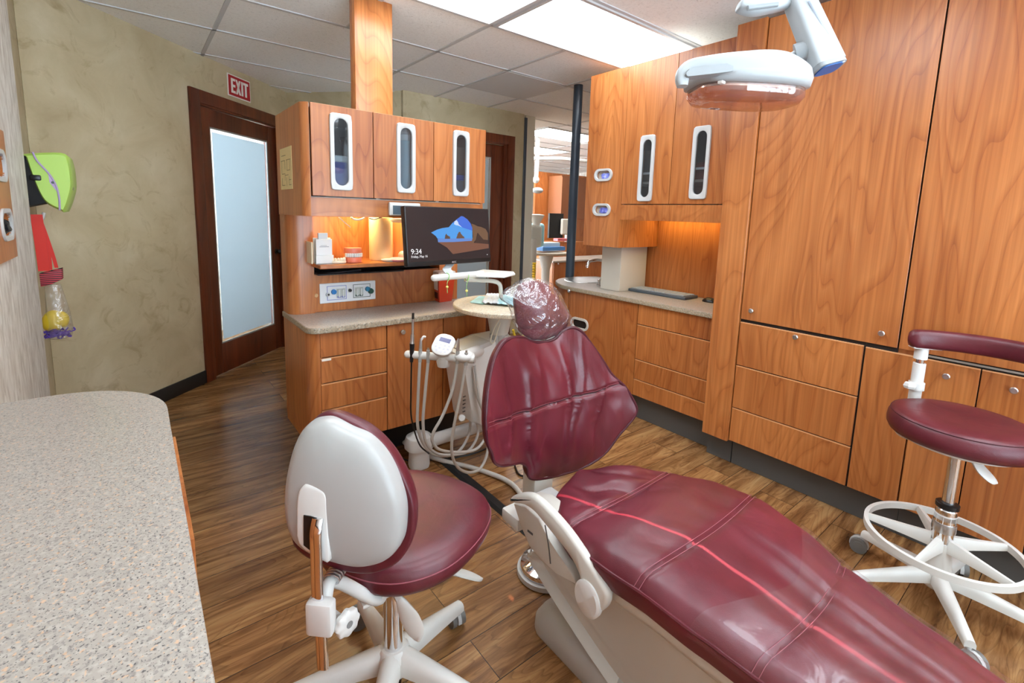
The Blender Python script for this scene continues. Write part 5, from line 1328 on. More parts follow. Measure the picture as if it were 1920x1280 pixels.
# base plate
rb = lambda gx, z, r: [Vector((1.20+x, .38+y, z)) for x, y in rrect(.44+gx, 1.40+gx, r, 6)]
BASEG = plain('base_grey', (178, 176, 170), .38)
MB().loft([rb(0, .001, .05), rb(.004, .012, .05), rb(0, .05, .05), rb(-.03, .078, .05), rb(-.10, .095, .04), rb(-.3, .10, .02)]).build('base_plate', BASEG, CH, angle=50)
# armrest on the near side
AX = .884
arm_px = [(954, 937), (960, 930), (980, 926), (1000, 931), (1028, 957), (1060, 994), (1092, 1040), (1116, 1078), (1134, 1108), (1138, 1124), (1132, 1142), (1112, 1156), (1094, 1154), (1082, 1138), (1076, 1112), (1086, 1090), (1076, 1060), (1060, 1034), (1036, 1004), (1016, 979), (1000, 960), (982, 948), (964, 945)]
ap = spline([at_x(x, y, AX) for x, y in arm_px], 3, True); ac = sum(ap, Vector())/len(ap)
def offs(P, k, x):  # inset along local normals
    out = []; n = len(P)
    for i, p in enumerate(P):
        tg = (P[(i+1) % n]-P[i-1]).normalized(); nr = Vector((0, tg.z, -tg.y)); out.append(Vector((x, 0, 0))+Vector((0, p.y, p.z))+nr*k)
    return out
area = sum(P_.y*Q_.z-Q_.y*P_.z for P_, Q_ in zip(ap, ap[1:]+ap[:1])); sg = -1 if area > 0 else 1
MB().loft([offs(ap, sg*.010, AX), offs(ap, sg*.003, AX+.004), offs(ap, 0, AX+.012), offs(ap, 0, AX+.022), offs(ap, sg*.008, AX+.030)]).build('armrest', CREAM, CH, angle=60)
c = at_x(1100, 1123, AX-.004)
m = MB().lathe([(0, -.006), (.036, -.005), (.042, 0), (.042, .012)], c, 36, axis='x', sx=1.05, sy=1.2); m.build('pivot_cap', WHITE, CH)
pp = [at_x(x, y, .905) for x, y in ((962, 944), (984, 950), (1010, 972), (1018, 990), (1027, 1012), (1042, 1036), (1060, 1058), (1074, 1078), (1082, 1100), (1042, 1074), (1012, 1050), (992, 1024), (977, 990))]
sb = MB().prism(pp, (.12, 0, 0), .006, 2).build('side_bracket', CREAM, CH)
q0, q1 = at_x(1022, 984, .904), at_x(1032, 1056, .904)
MB().tube([q0, (q0+q1)/2+Vector((0, -.003, 0)), q1], .0022, 6, 4).build('panel_seam', plain('seam_grey', (90, 88, 84), .6), sb)
q = at_x(994, 998, .904); MB().box(q.x-.001, q.x+.001, q.y-.012, q.y+.012, q.z-.003, q.z+.003).build('badge', plain('badge_dark', (70, 70, 72), .4), sb)
MB().box(.93, 1.16, 1.10, 1.19, .36, .405, .008, 2).build('rear_crosspiece', WHITE, CH)
# backrest
def backY(x, z): return 1.235+.055*(z-.4)/.53-.76*min(.16, (x-XC)**2)
def on_back(px, py):
    Y = 1.22
    for _ in range(12): p = at_y(px, py, Y); Y = .5*Y+.5*backY(p.x, p.z)
    return at_y(px, py, Y)
bp_ = [(1075, 614), (1092, 622), (1106, 640), (1130, 674), (1150, 704), (1172, 724), (1186, 746), (1195, 766), (1190, 782), (1174, 802), (1160, 818), (1140, 845), (1115, 866), (1085, 880), (1050, 891), (1020, 897), (1000, 898), (992, 892), (989, 876), (978, 868), (955, 872), (940, 873), (928, 866), (923, 848), (916, 832), (912, 800), (913, 760), (918, 715), (928, 672), (944, 644), (962, 634), (980, 633), (998, 641), (1020, 642), (1042, 635), (1056, 621)]
bo = [on_back(x, y) for x, y in bp_]; bo = spline(bo, 5, True)
bc = on_back(1030, 760)
seam_pts = [on_back(x, y) for x, y in ((913, 797), (935, 786), (980, 768), (1040, 747), (1110, 731), (1172, 718))]
def seam_z(x):
    P = seam_pts
    if x <= P[0].x: return P[0].z
    for a_, b_ in zip(P, P[1:]):
        if x <= b_.x: return a_.z+(b_.z-a_.z)*(x-a_.x)/(b_.x-a_.x)
    return P[-1].z
rings = []
NF = 44
def bdisp(q, k):
    d = -.030*(1-k**3)
    d += .012*math.exp(-((q.z-seam_z(q.x))/.008)**2)-.004*math.exp(-((q.z-seam_z(q.x))/.03)**2)
    e = (1-k**4); dx = q.x-XC
    fan = dx/(.55+.9*(q.z-.35))            # folds fan out from the bottom
    nz = MN.noise(Vector((fan*10+.4*MN.noise(Vector((q.z*6, 0, 0))), q.z*1.4, 1.3)))
    d += e*(.016*nz-.010*max(0, 1-abs(nz)*5)**2)
    d += .005*MN.noise(Vector((q.x*20+q.z*8, q.z*9, 4.)))*min(1, k*1.4)
    return d
for i in range(NF):
    k = math.sin((i+.3)/NF*PI/2)
    r = []
    for p in bo:
        x, z = bc.x+(p.x-bc.x)*k, bc.z+(p.z-bc.z)*k; q = Vector((x, 0, z)); q.y = backY(x, z)+bdisp(q, k); r.append(q)
    rings.append(r)
rings.append([p.copy() for p in bo])
for k, d in ((1.006, .012), (1.0, .026), (.97, .038), (.8, .042), (.3, .045)):
    rings.append([Vector((bc.x+(p.x-bc.x)*k, backY(bc.x+(p.x-bc.x)*k, bc.z+(p.z-bc.z)*k)+d, bc.z+(p.z-bc.z)*k)) for p in bo])
BACK = MB().loft(rings).build('backrest', BURG_B, CH, angle=60)
MB().tube([p+Vector((0, .004, 0)) for p in bo], .0065, 8, 0, True).build('piping', plain('dark_burgundy_piping', (70, 18, 30), .4), BACK)
def kof(x, z):
    dx, dz = x-bc.x, z-bc.z
    for a_, b_ in zip(bo, bo[1:]+bo[:1]):
        ex_, ez2 = b_.x-a_.x, b_.z-a_.z; den = dx*ez2-dz*ex_
        if abs(den) < 1e-12: continue
        s_ = ((a_.x-bc.x)*ez2-(a_.z-bc.z)*ex_)/den; v_ = ((a_.x-bc.x)*dz-(a_.z-bc.z)*dx)/den
        if s_ > 0 and -1e-6 <= v_ <= 1+1e-6: return min(1., 1/s_)
    return .9
m = MB()
for o in (-.007, .007):
    L = []
    for i in range(61):
        x = seam_pts[0].x+(seam_pts[-1].x-seam_pts[0].x)*(.01+.965*i/60); z = seam_z(x)+o; q = Vector((x, 0, z))
        q.y = backY(x, z)+bdisp(q, kof(x, z))-.0012; L.append(q)
    m.tube(L, .0009, 4, 0)
m.build('stitching', STITCH, BACK)
L = []
for i in range(61):
    x = seam_pts[0].x+(seam_pts[-1].x-seam_pts[0].x)*(.01+.965*i/60); q = Vector((x, 0, seam_z(x))); q.y = backY(x, q.z)+bdisp(q, kof(x, q.z))-.0008; L.append(q)
MB().tube(L, .0022, 6, 0).build('seam', plain('seam_shadow_thread', (52, 14, 24), .6), BACK)
rings = []
for k, d in ((.75, .040), (.87, .040), (.90, .046), (.89, .056), (.84, .07), (.4, .085)):
    rings.append([Vector((bc.x+(p.x-bc.x)*k, backY(bc.x+(p.x-bc.x)*k, bc.z+(p.z-bc.z)*k)+d, bc.z+(p.z-bc.z)*k)) for p in bo])
MB().loft(rings).build('back_shell', CREAM, CH, angle=50)
MB().box(1.12, 1.22, 1.235, 1.31, .30, .46, .012, 2).build('back_hinge', CREAM, CH)
# headrest
HYP = 1.315
hr = [(1000, 526), (1022, 531), (1038, 544), (1050, 562), (1062, 582), (1068, 597), (1063, 612), (1050, 626), (1030, 634), (1008, 637), (988, 632), (975, 617), (970, 598), (967, 572), (970, 548), (980, 531)]
ho = spline([at_y(x, y, HYP) for x, y in hr], 5, True); hc = sum(ho, Vector())/len(ho)
def hdisp(q): return Vector((0, .012*math.exp(-((q.z-(hc.z-.055))/.012)**2)+.006*MN.noise(q*14), 0))
cushion(ho, hc, .055, .05, (0, 1, 0), 12, 4, hdisp).build('headrest', BURG, CH, angle=60)
MB().box(hc.x-.04, hc.x+.04, HYP+.045, HYP+.06, hc.z-.2, hc.z+.02, .006).build('headrest_bracket', CREAM, CH)
m = MB().tube([on_back(x, y)+Vector((0, .012, 0)) for x, y in ((992, 641), (1010, 643), (1028, 641), (1044, 634))], .007, 8, 4); m.build('headrest_trim', CREAM, CH)
# plastic sleeve over the headrest
sl_px = [(1000, 521), (1026, 527), (1046, 545), (1058, 568), (1068, 590), (1072, 603), (1060, 618), (1046, 629), (1026, 637), (1002, 640), (986, 634), (976, 622), (970, 608), (964, 590), (957, 572), (946, 562), (943, 552), (954, 543), (968, 532), (984, 523)]
so = spline([at_y(x, y, HYP-.005) for x, y in sl_px], 5, True); sc2 = sum(so, Vector())/len(so)
def ridge(v): return (1-abs(2*MN.noise(v)))**3
def sdisp(q): return Vector((.004*MN.noise(q*30), -.013*ridge(Vector((q.x*13+q.z*7, q.z*9-q.x*6, 3.)))-.006*ridge(Vector((q.x*24-q.z*16, q.z*20, 8.))), .004*MN.noise(q*26+Vector((5, 0, 0)))))
t = cushion(so, sc2, .066, .07, (0, 1, 0), 14, 5, sdisp, power=3.0).build('headrest_sleeve', FILM, None, angle=80)
tag(t, 'crinkled clear plastic sleeve pulled over the headrest of the dental chair', 'plastic cover')
# clear plastic sheet over the leg rest
rows = []
for i in range(50):
    y = -.52+(.405+.52)*i/49; r = []
    w = interp(HW, y)
    for j in range(41):
        u = -1.03+2.06*j/40
        yy = y + (.10*(abs(u)**1.5-.3) if i > 44 else .10*(abs(u)**1.5-.3)*max(0, (i-20)/24.))
        uu = max(-1, min(1, u)); p = seat_pt(uu, yy, .013)
        if abs(u) > 1: p.z -= .03; p.x += .006*(1 if u > 0 else -1)
        p.z += .003*MN.noise(Vector((p.x*12, p.y*6, 7)))
        r.append(p)
    rows.append(r)
tag(MB().loft(rows, closed=False).build('leg_rest_sheet', FILM2, None, angle=80), 'clear plastic sheet covering the foot end of the burgundy dental chair', 'plastic cover')
# ================================================================== wheeled stools
def caster(parent, p, ang, r=.031):
    """twin-wheel caster; p is the point of the leg end above it"""
    d = Vector((math.cos(ang), math.sin(ang), 0)); sd = Vector((-d.y, d.x, 0)); c = Vector((p.x, p.y, 0))+d*.018
    c.z = r+.001
    m = MB().cyl(Vector((p.x, p.y, .05)), Vector((p.x, p.y, p.z)), .009, seg=14)
    m.loft([[c+sd*s+Vector((0, 0, 0))+d*(1.12*r*math.cos(a))+Vector((0, 0, 1.12*r*math.sin(a))) for a in [PI*1.15*i/12-.25 for i in range(13)]] for s in (-.006, .006)])
    h = m.build('caster', GREYW, parent)
    for s in (-1, 1):
        w = MB().cyl(c+sd*(s*.008), c+sd*(s*.024), r, seg=24); w.cyl(c+sd*(s*.022), c+sd*(s*.026), r*.72, r*.66, seg=20)
        w.build('wheel', plain('caster_rubber', (112, 110, 106), .5), h)
def star_leg(parent, c, ang, r, z0, z1, w0, w1, h0, h1, mat):
    d = Vector((math.cos(ang), math.sin(ang), 0)); s = Vector((-d.y, d.x, 0)); rings = []
    for i in range(13):
        u = i/12; q = c+d*(.02+(r-.02)*u); z = z0+(z1-z0)*(u**1.15); w = w0+(w1-w0)*u; h = h0+(h1-h0)*u
        rings.append([q+s*(w*a)+Vector((0, 0, z+h*b)) for a, b in ((-1, -1), (-1, .1), (-.72, .75), (-.3, 1), (.3, 1), (.72, .75), (1, .1), (1, -1), (.6, -.8), (-.6, -.8))])
    return MB().loft(rings).build('leg', mat, parent, angle=40)
STW = plain('stool_grey_white', (212, 210, 204), .38)
# ---------------- near stool (white shell backrest)
SL = thing('wheeled_stool', 'burgundy wheeled stool with white shell backrest in the foreground', 'stool', (.515, 1.15, 0))
SC = Vector((.515, 1.15, 0))
for k in range(5):
    a = math.radians(15+72*k); star_leg(SL, SC, a, .285, .125, .082, .030, .017, .032, .014, STW)
    e = SC+Vector((math.cos(a), math.sin(a), 0))*.275; e.z = .085; caster(SL, e, a+1.25)
MB().lathe([(.03, .07), (.05, .085), (.05, .13), (.042, .15), (.036, .155)], SC, 30).build('hub', STW, SL)
MB().cyl(SC+Vector((0, 0, .15)), SC+Vector((0, 0, .36)), .0275, seg=28).build('lower_column', CHROME, SL)
MB().cyl(SC+Vector((0, 0, .36)), SC+Vector((0, 0, .44)), .017, seg=24).build('gas_lift', CHROME, SL)
MB().cyl(SC+Vector((0, 0, .03)), SC+Vector((0, 0, .07)), .022, .026, seg=24).build('bottom_cap', BLACK, SL)
sp = [(.70, 1.43), (.785, 1.33), (.832, 1.20), (.815, 1.095), (.72, 1.01), (.58, .962), (.45, .99), (.365, 1.09), (.335, 1.22), (.40, 1.36), (.50, 1.445), (.60, 1.46)]
sp3 = spline([Vector((x, y, 0)) for x, y in sp], 8, True); scn = sum(sp3, Vector())/len(sp3)
rg = lambda k, z: [Vector((scn.x+(p.x-scn.x)*k, scn.y+(p.y-scn.y)*k, z)) for p in sp3]
ZS = .515
rings = [rg(.25, ZS-.072), rg(.9, ZS-.072), rg(.96, ZS-.067), rg(.99, ZS-.054), rg(1.003, ZS-.040), rg(.992, ZS-.022), rg(.965, ZS-.006), rg(.925, ZS+.003), rg(.85, ZS+.008), rg(.7, ZS+.010), rg(.5, ZS+.006), rg(.3, ZS+.002), rg(.1, ZS)]
SEATL = MB().loft(rings).build('seat', BURG_S, SL, angle=60)
MB().tube([p for p in rg(.994, ZS-.024)], .0018, 6, 0, True).build('stitching', STITCH, SEATL)
MB().box(SC.x-.13, SC.x+.12, SC.y-.11, SC.y+.10, .415, .428, .006, 2).build('seat_plate', STW, SL)
# backrest in a plane that faces away from us
BP = Vector((.325, .935, 0)); BN = Vector((.69, .724, 0)).normalized(); BNt = (BN + Vector((0, 0, -.05))).normalized()
def bpl(x, y, off): return at_pl(x, y, BP+BNt*off, BNt)
bur = [(599, 777), (625, 773), (660, 786), (695, 806), (728, 838), (755, 880), (774, 925), (780, 965), (774, 1010), (755, 1045), (728, 1064), (695, 1073), (655, 1070), (615, 1058), (580, 1044), (556, 1024), (548, 1000), (544, 940), (552, 880), (566, 830), (582, 795)]
shl = [(600, 786), (622, 787), (655, 803), (690, 820), (720, 850), (744, 893), (758, 940), (759, 985), (752, 1020), (730, 1045), (700, 1056), (668, 1058), (632, 1050), (596, 1038), (566, 1020), (548, 996), (538, 955), (539, 905), (548, 855), (562, 815), (580, 793)]
bo2 = spline([bpl(x, y, .048) for x, y in bur], 5, True); bc2 = sum(bo2, Vector())/len(bo2)
rings = []
for k, d in ((.3, .0), (.85, -.004), (.955, -.010), (.99, -.006), (1.0, .006), (.995, .020), (.97, .034), (.90, .044), (.7, .052), (.3, .056)):
    rings.append([bc2+(p-bc2)*k+BNt*d for p in bo2])
MB().loft(rings).build('back_cushion', BURG_S, SL, angle=60)
so2 = spline([bpl(x, y, .020) for x, y in shl], 5, True); sc3 = sum(so2, Vector())/len(so2)
rings = []
for k, d in ((1.0, .022), (1.0, .008), (.992, -.004), (.97, -.014), (.93, -.022), (.85, -.028), (.7, -.034), (.5, -.038), (.25, -.040), (.05, -.041)):
    rings.append([sc3+(p-sc3)*k+BNt*d for p in so2])
SHELL = MB().loft(rings).build('back_shell', plain('shell_white', (168, 168, 166), .3), SL, angle=60)
# raised housing for the bar, with a dark slot
hp_ = [(564, 1016), (560, 965), (562, 925), (570, 909), (580, 905), (604, 914), (614, 924), (616, 950), (618, 1000), (620, 1048), (602, 1043)]
ho2 = spline([bpl(x, y, -.012) for x, y in hp_], 3, True); hc2 = sum(ho2, Vector())/len(ho2)
MB().loft([[hc2+(p-hc2)*k+BNt*d for p in ho2] for k, d in ((1.02, .02), (1.0, -.006), (.97, -.0085), (.9, -.0095), (.3, -.0095))]).build('bar_housing', WHITE, SHELL, angle=60)
MB().prism([bpl(x, y, -.024) for x, y in ((569, 966), (582, 968), (600, 974), (598, 1045), (569, 1022))], BNt*.006).build('slot', BLACK, SHELL)
BART = BNt.cross(Vector((0, 0, 1))).normalized()
def barpt(x, y): return bpl(x, y, -.032)
cs = spline([barpt(591, 976)+BNt*.012, barpt(592, 1000), barpt(593, 1040), barpt(595, 1110), barpt(601, 1180), barpt(605, 1252)], 5)
MB().loft([[p+BART*(.0135*math.copysign(abs(math.cos(a))**.7, math.cos(a)))+BNt*(.0065*math.sin(a)) for a in [2*PI*j/20 for j in range(20)]] for p in cs]).build('back_bar', CHROME, SL, angle=50)
q = barpt(602, 1155)
mclamp = frame4(q, BART, Vector((0, 0, 1)))
MB().box(-.030, .030, -.040, .040, -.016, .016, .008, 2, mat4=mclamp).build('bar_clamp', WHITE, SL)
mid_ = Vector((SC.x-.09, SC.y-.10, .42)); arm0 = q+BNt*.016+Vector((0, 0, .02))
m = MB().tube([arm0, arm0+BNt*.05+Vector((0, 0, .015)), mid_, mid_+BNt*.06], .015, 12, 5); m.build('back_arm', WHITE, SL)
m = MB()
for k in range(9): a = arm0+BNt*(.035+.009*k)+Vector((0, 0, .030)); m.tube([a+BART*.02*math.cos(t_)+Vector((0, 0, .012*math.sin(t_))) for t_ in [2*PI*i/10 for i in range(10)]], .0025, 6, 0, True)
m.build('spring', STEEL, SL)
k0 = bpl(632, 1162, .0); kd = (BART if BART.dot(RGT) > 0 else -BART); kdir = (kd*.8-BNt*.45).normalized()
MB().cyl(k0-kdir*.03, k0, .014, seg=20).build('knob_shaft', WHITE, SL)
kn = MB(); a1 = kdir.orthogonal().normalized(); a2 = kdir.cross(a1); kc = bpl(650, 1166, -.005)
oct_ = lambda r, d: [kc+kdir*d+a1*(r*(1+.06*math.cos(8*t_))*math.cos(t_))+a2*(r*(1+.06*math.cos(8*t_))*math.sin(t_)) for t_ in [2*PI*i/48 for i in range(48)]]
kn.loft([oct_(.022, -.008), oct_(.029, -.005), oct_(.030, .006), oct_(.026, .010), oct_(.012, .011)]); kn.build('adjust_knob', WHITE, SL, angle=50)
MB().cyl(kc+kdir*.011, kc+kdir*.012, .008, seg=20).build('knob_cap', plain('cap_grey', (130, 130, 130), .4), SL)
def paddle(parent, pts, w, mat=STW, side=None):
    P = spline([Vector(p) for p in pts], 8); n = len(P); m = MB(); rings = []
    for i, p in enumerate(P):
        u = i/(n-1); t_ = (P[min(i+1, n-1)]-P[max(i-1, 0)]).normalized(); s_ = t_.cross(Vector((0, 0, 1))); s_ = (s_ if s_.length > .2 else RGT.copy()).normalized()
        if side is not None: s_ = (side-t_*side.dot(t_)).normalized()
        nn_ = s_.cross(t_)
        ww = w*(.35+.65*min(1, max(0, (u-.25)/.35)))*math.sqrt(max(.02, 1-max(0, (u-.72)/.28)**2)); th = .005+.003*(1-u)
        rings.append([p+s_*ww*a+nn_*th*b for a, b in ((-1, -.2), (-.85, .7), (-.4, 1), (.4, 1), (.85, .7), (1, -.2), (.7, -1), (-.7, -1))])
    return m.loft(rings).build('lever', mat, parent, angle=60)
# big paddle hanging under the seat towards us, and one to the right
la = bpl(735, 1112, .19)
def near(px, py, Y): return at_y(px, py, Y)
paddle(SL, [near(737, 1108, 1.08), near(752, 1128, 1.05), near(770, 1160, 1.04), near(786, 1200, 1.03)], .027, STW, RGT)
paddle(SL, [near(790, 1078, 1.20), near(840, 1072, 1.19), near(868, 1075, 1.18), near(904, 1086, 1.16)], .021)

# ---------------- right stool with foot ring
RC = Vector((2.262, .2555, 0))
SR = thing('wheeled_stool', 'tall burgundy wheeled stool with curved arm support and foot ring at right', 'stool', tuple(RC))
for k in range(5):
    a = math.radians(64+72*k); star_leg(SR, RC, a, .285, .125, .085, .024, .015, .026, .014, STW)
    e = RC+Vector((math.cos(a), math.sin(a), 0))*.275; e.z = .088; caster(SR, e, a+.6)
MB().lathe([(.03, .075), (.04, .085), (.042, .15), (.036, .20), (.034, .26)], RC, 30).build('hub', STW, SR)
MB().lathe([(.030, .2), (.032, .205), (.032, .385), (.027, .392)], RC, 28).build('lower_column', CHROME, SR)
MB().lathe([(.034, .30), (.035, .305), (.035, .33), (.034, .335)], RC, 28).build('ring_collar', STEEL, SR)
MB().lathe([(.028, .390), (.034, .393), (.034, .408), (.028, .412)], RC, 28).build('lock_collar', BLACK, SR)
MB().cyl(RC+Vector((0, 0, .40)), RC+Vector((0, 0, .66)), .019, seg=28).build('gas_lift', CHROME, SR)
FZ, FR = .255, .225
FT = Vector((0, 0, 0))
m = MB(); rr_ = []
for i in range(72):
    t_ = 2*PI*i/72; d = Vector((math.cos(t_), math.sin(t_), 0))
    rr_.append([RC+d*(FR+a)+Vector((0, 0, FZ+b)) for a, b in ((-.007, -.012), (.007, -.012), (.007, .012), (-.007, .012))])
rr_.append([p.copy() for p in rr_[0]]); m.loft(rr_, cap0=False, cap1=False)
bmesh.ops.remove_doubles(m.b, verts=m.b.verts, dist=1e-5)
RINGO = m.build('foot_ring', STW, SR)
for k in range(5):
    a = math.radians(28+72*k); d = Vector((math.cos(a), math.sin(a), 0)); s_ = Vector((-d.y, d.x, 0))
    rings = [[RC+d*r_+s_*(w*x)+Vector((0, 0, FZ+h*z)) for x, z in ((-1, -1), (-1, .3), (-.5, 1), (.5, 1), (1, .3), (1, -1))] for r_, w, h in ((.03, .016, .024), (.10, .013, .018), (FR-.003, .008, .011))]
    MB().loft(rings).build('ring_spoke', STW, RINGO, angle=40)
SZ_, SRR = .735, .208
MB().lathe([(0, -.082), (SRR*.86, -.082), (SRR*.95, -.078), (SRR*.995, -.060), (SRR, -.045), (SRR*.985, -.024), (SRR*.94, -.007), (SRR*.86, 0), (SRR*.6, .002), (SRR*.3, -.003), (0, -.006)], RC+Vector((0, 0, SZ_)), 72).build('seat', BURG_S, SR, angle=60)
m = MB().tube([RC+Vector((SRR*.955*math.cos(2*PI*i/72), SRR*.955*math.sin(2*PI*i/72), SZ_-.0095)) for i in range(72)], .0016, 6, 0, True); m.build('stitching', plain('dark_thread', (70, 18, 30), .6), SR)
MB().lathe([(.0, 0), (SRR*.80, .0), (SRR*.84, .012), (0, .012)], RC+Vector((0, 0, SZ_-.095)), 48).build('seat_plate', WHITE, SR)
MB().lathe([(.02, -.05), (.036, -.045), (.062, -.015), (.07, 0), (0, 0)], RC+Vector((0, 0, SZ_-.094)), 32).build('tilt_housing', WHITE, SR)
MB().lathe([(.02, -.03), (.05, -.02), (.065, 0), (0, 0)], RC+Vector((-.02, .12, SZ_-.094)), 32).build('arm_mount', WHITE, SR)
lp = [RC+Vector((.03, -.02, SZ_-.115)), at_y(1822, 850, .19), at_y(1845, 885, .175), at_y(1862, 903, .168)]
lp = [at_d(1805, 832, 1.62), at_d(1815, 845, 1.60), at_d(1832, 870, 1.585), at_d(1866, 902, 1.575)]
MB().tube([RC+Vector((.0, -.03, SZ_-.105)), at_d(1806, 832, 1.62), at_d(1818, 848, 1.60)], .005, 10, 4).build('lever_rod', STEEL, SR)
paddle(SR, [at_d(1815, 842, 1.60), at_d(1826, 862, 1.59), at_d(1842, 882, 1.58), at_d(1868, 906, 1.57)], .026, WHITE, (RGT*.8-UPV*.2+FWD*.2))
# arm support: post + curved cushion around the far side of the seat
AP = at_pl(1714, 700, RC+Vector((.17, .17, 0)), Vector((.6, .8, 0)))
AP = Vector((2.46, .4265, 0)); 
AZ = .955
m = MB().cyl((AP.x, AP.y, SZ_-.09), (AP.x, AP.y, .855), .021, seg=24); m.cyl((AP.x, AP.y, .745), (AP.x, AP.y, .775), .027, seg=24); m.build('support_post', WHITE, SR)
MB().cyl((AP.x, AP.y, .85), (AP.x, AP.y, .88), .015, seg=24).build('post_rod', CHROME, SR)
MB().cyl((AP.x, AP.y, .873), (AP.x, AP.y, .922), .0225, seg=24).build('post_sleeve', WHITE, SR)
MB().box(-.05, .05, -.02, .02, 0, .006, .002, mat4=Matrix.Translation((AP.x+.0, AP.y-.01, .918)) @ Matrix.Rotation(math.radians(-50), 4, 'Z')).build('mount_plate', WHITE, SR)
m = MB().tube([(AP.x, AP.y, SZ_-.085), (AP.x-.08, AP.y-.05, SZ_-.105), (RC.x+.03, RC.y+.05, SZ_-.105)], .014, 10, 5); m.build('support_arm', WHITE, SR)
q = Vector((AP.x-.045, AP.y+.012, .765)); dq = Vector((-.75, .35, 0)).normalized()
m = MB().cyl(Vector((AP.x, AP.y, .765)), q, .009, seg=14); m.lathe([(0, -.012), (.018, -.01), (.022, 0), (.018, .012), (0, .013)], q, 6); m.build('clamp_knob', WHITE, SR)
ang0, ang1 = 52, -62
rings = []; NA = 44
for i in range(NA+1):
    u = i/NA; a = math.radians(ang0+(ang1-ang0)*u); R_ = .262
    c = RC+Vector((math.cos(a)*R_*.93, math.sin(a)*R_, AZ+.01*u)); d = Vector((math.cos(a), math.sin(a), 0))
    e = min(u, 1-u)*(ang0-ang1)/57.3*R_; k = min(1, math.sqrt(max(.0, 1-max(0, (.03-e)/.03)**2))) if e < .03 else 1; k = max(k, .25)
    rings.append([c+d*(.026*k*math.copysign(abs(math.cos(t_))**.7, math.cos(t_)))+Vector((0, 0, .038*k*math.copysign(abs(math.sin(t_))**.7, math.sin(t_)))) for t_ in [2*PI*j/24 for j in range(24)]])
MB().loft(rings).build('arm_cushion', BURG_S, SR, angle=60)

# ================================================================== dental lamp
DLD = 1.12
lc = at_d(1402, 150, DLD)
DL = thing('dental_lamp', 'grey-white dental operating lamp with handle and clear shield on a swing arm', 'dental lamp', tuple(lc))
ex = (RGT*.985-UPV*.06).normalized(); eyv = Vector((FWD.x, FWD.y, 0)).normalized()
ez_ = Vector((0, 0, 1)); 
# local frame: x to the right, y away from us, z up, slightly tipped so the underside shows
tip = Matrix.Rotation(math.radians(-6), 4, 'X')
def lf(x, y, z): return lc+ex*x+((eyv*math.cos(.05)+Vector((0, 0, 1))*math.sin(.05)))*y+Vector((0, 0, 1))*z
pix = DLD/FOC
def sup(w, d, z, n=40, p=3.2, cx=0, cy=0):
    return [lf(cx+w*math.copysign(abs(math.cos(t_))**(2/p), math.cos(t_)), cy+d*math.copysign(abs(math.sin(t_))**(2/p), math.sin(t_)), z) for t_ in [2*PI*i/n for i in range(n)]]
HX = .020     # head centre offset
MB().loft([sup(.125, .095, -.012, cx=HX, cy=.06), sup(.136, .105, -.008, cx=HX, cy=.06), sup(.140, .110, .012, cx=HX, cy=.06), sup(.130, .10, .032, cx=HX, cy=.06), sup(.10, .075, .046, cx=HX, cy=.065), sup(.04, .03, .052, cx=HX, cy=.07)]).build('lamp_head', LAMPG, DL, angle=60)
MB().loft([sup(.123, .093, -.013, cx=HX, cy=.06), sup(.124, .094, -.020, cx=HX, cy=.06)]).build('lens', plain('lens_mirror', (226, 216, 212), .12, metal=1.), DL, angle=40)
SHD = clear_film('lamp_shield', (236, 214, 206), gloss=.06, bump=.15, scale=9, rough=.05, veil=.05)
MB().loft([sup(.128, .098, -.012, cx=HX, cy=.06), sup(.128, .098, -.030, cx=HX, cy=.06), sup(.118, .09, -.044, cx=HX, cy=.06), sup(.08, .06, -.050, cx=HX, cy=.06), sup(.03, .02, -.052, cx=HX, cy=.06)]).build('clear_shield', SHD, DL, angle=60)
# handle bar sweeping along the near edge and around the right end
hpx = [(1279, 152), (1280, 132), (1295, 119), (1330, 113), (1380, 109), (1430, 108), (1470, 116), (1500, 130), (1514, 142)]
hpd = [DLD-.03, DLD-.03, DLD-.03, DLD-.035, DLD-.04, DLD-.04, DLD-.03, DLD-.01, DLD+.01]
hs = spline([at_d(x, y+10, d) for (x, y), d in zip(hpx, hpd)], 6); rings = []
for i, p in enumerate(hs):
    u = i/(len(hs)-1); t_ = (hs[min(i+1, len(hs)-1)]-hs[max(i-1, 0)]).normalized()
    hh = interp([(0, .012), (.06, .015), (.3, .021), (.55, .026), (.75, .034), (.95, .030), (1, .02)], u); tk = .011
    side = (eyv-t_*eyv.dot(t_)).normalized(); up_ = side.cross(t_).normalized()
    rings.append([p+side*(tk*math.cos(q_))+up_*(hh*math.copysign(abs(math.sin(q_))**.6, math.sin(q_))) for q_ in [2*PI*j/20 for j in range(20)]])
MB().loft(rings).build('handle', LAMPG, DL, angle=60)
gp = [at_d(x, y+4, DLD-.049) for x, y in ((1287, 133), (1292, 127), (1300, 123), (1372, 114), (1375, 119), (1374, 126), (1368, 130), (1300, 138), (1289, 138))]
MB().prism(spline(gp, 3, True), FWD*.022).build('handle_grip', LAMPD, DL)
q = at_d(1356, 154, DLD-.04); MB().box(q.x-.007, q.x+.007, q.y-.002, q.y+.01, q.z-.003, q.z+.003, .001).build('sensor_window', plain('sensor_white', (232, 232, 230), .3), DL)
# joint
j0, j1, j2 = at_d(1462, 122, DLD+.07), at_d(1497, 103, DLD+.06), at_d(1516, 96, DLD+.05)
MB().tube([j0, j1], .0145, 16, 0).build('joint_tube', LAMPG, DL)
MB().cyl(j1-(j2-j1)*.3, j2+(j2-j1)*.3, .028, seg=28).build('joint_collar', LAMPD, DL)
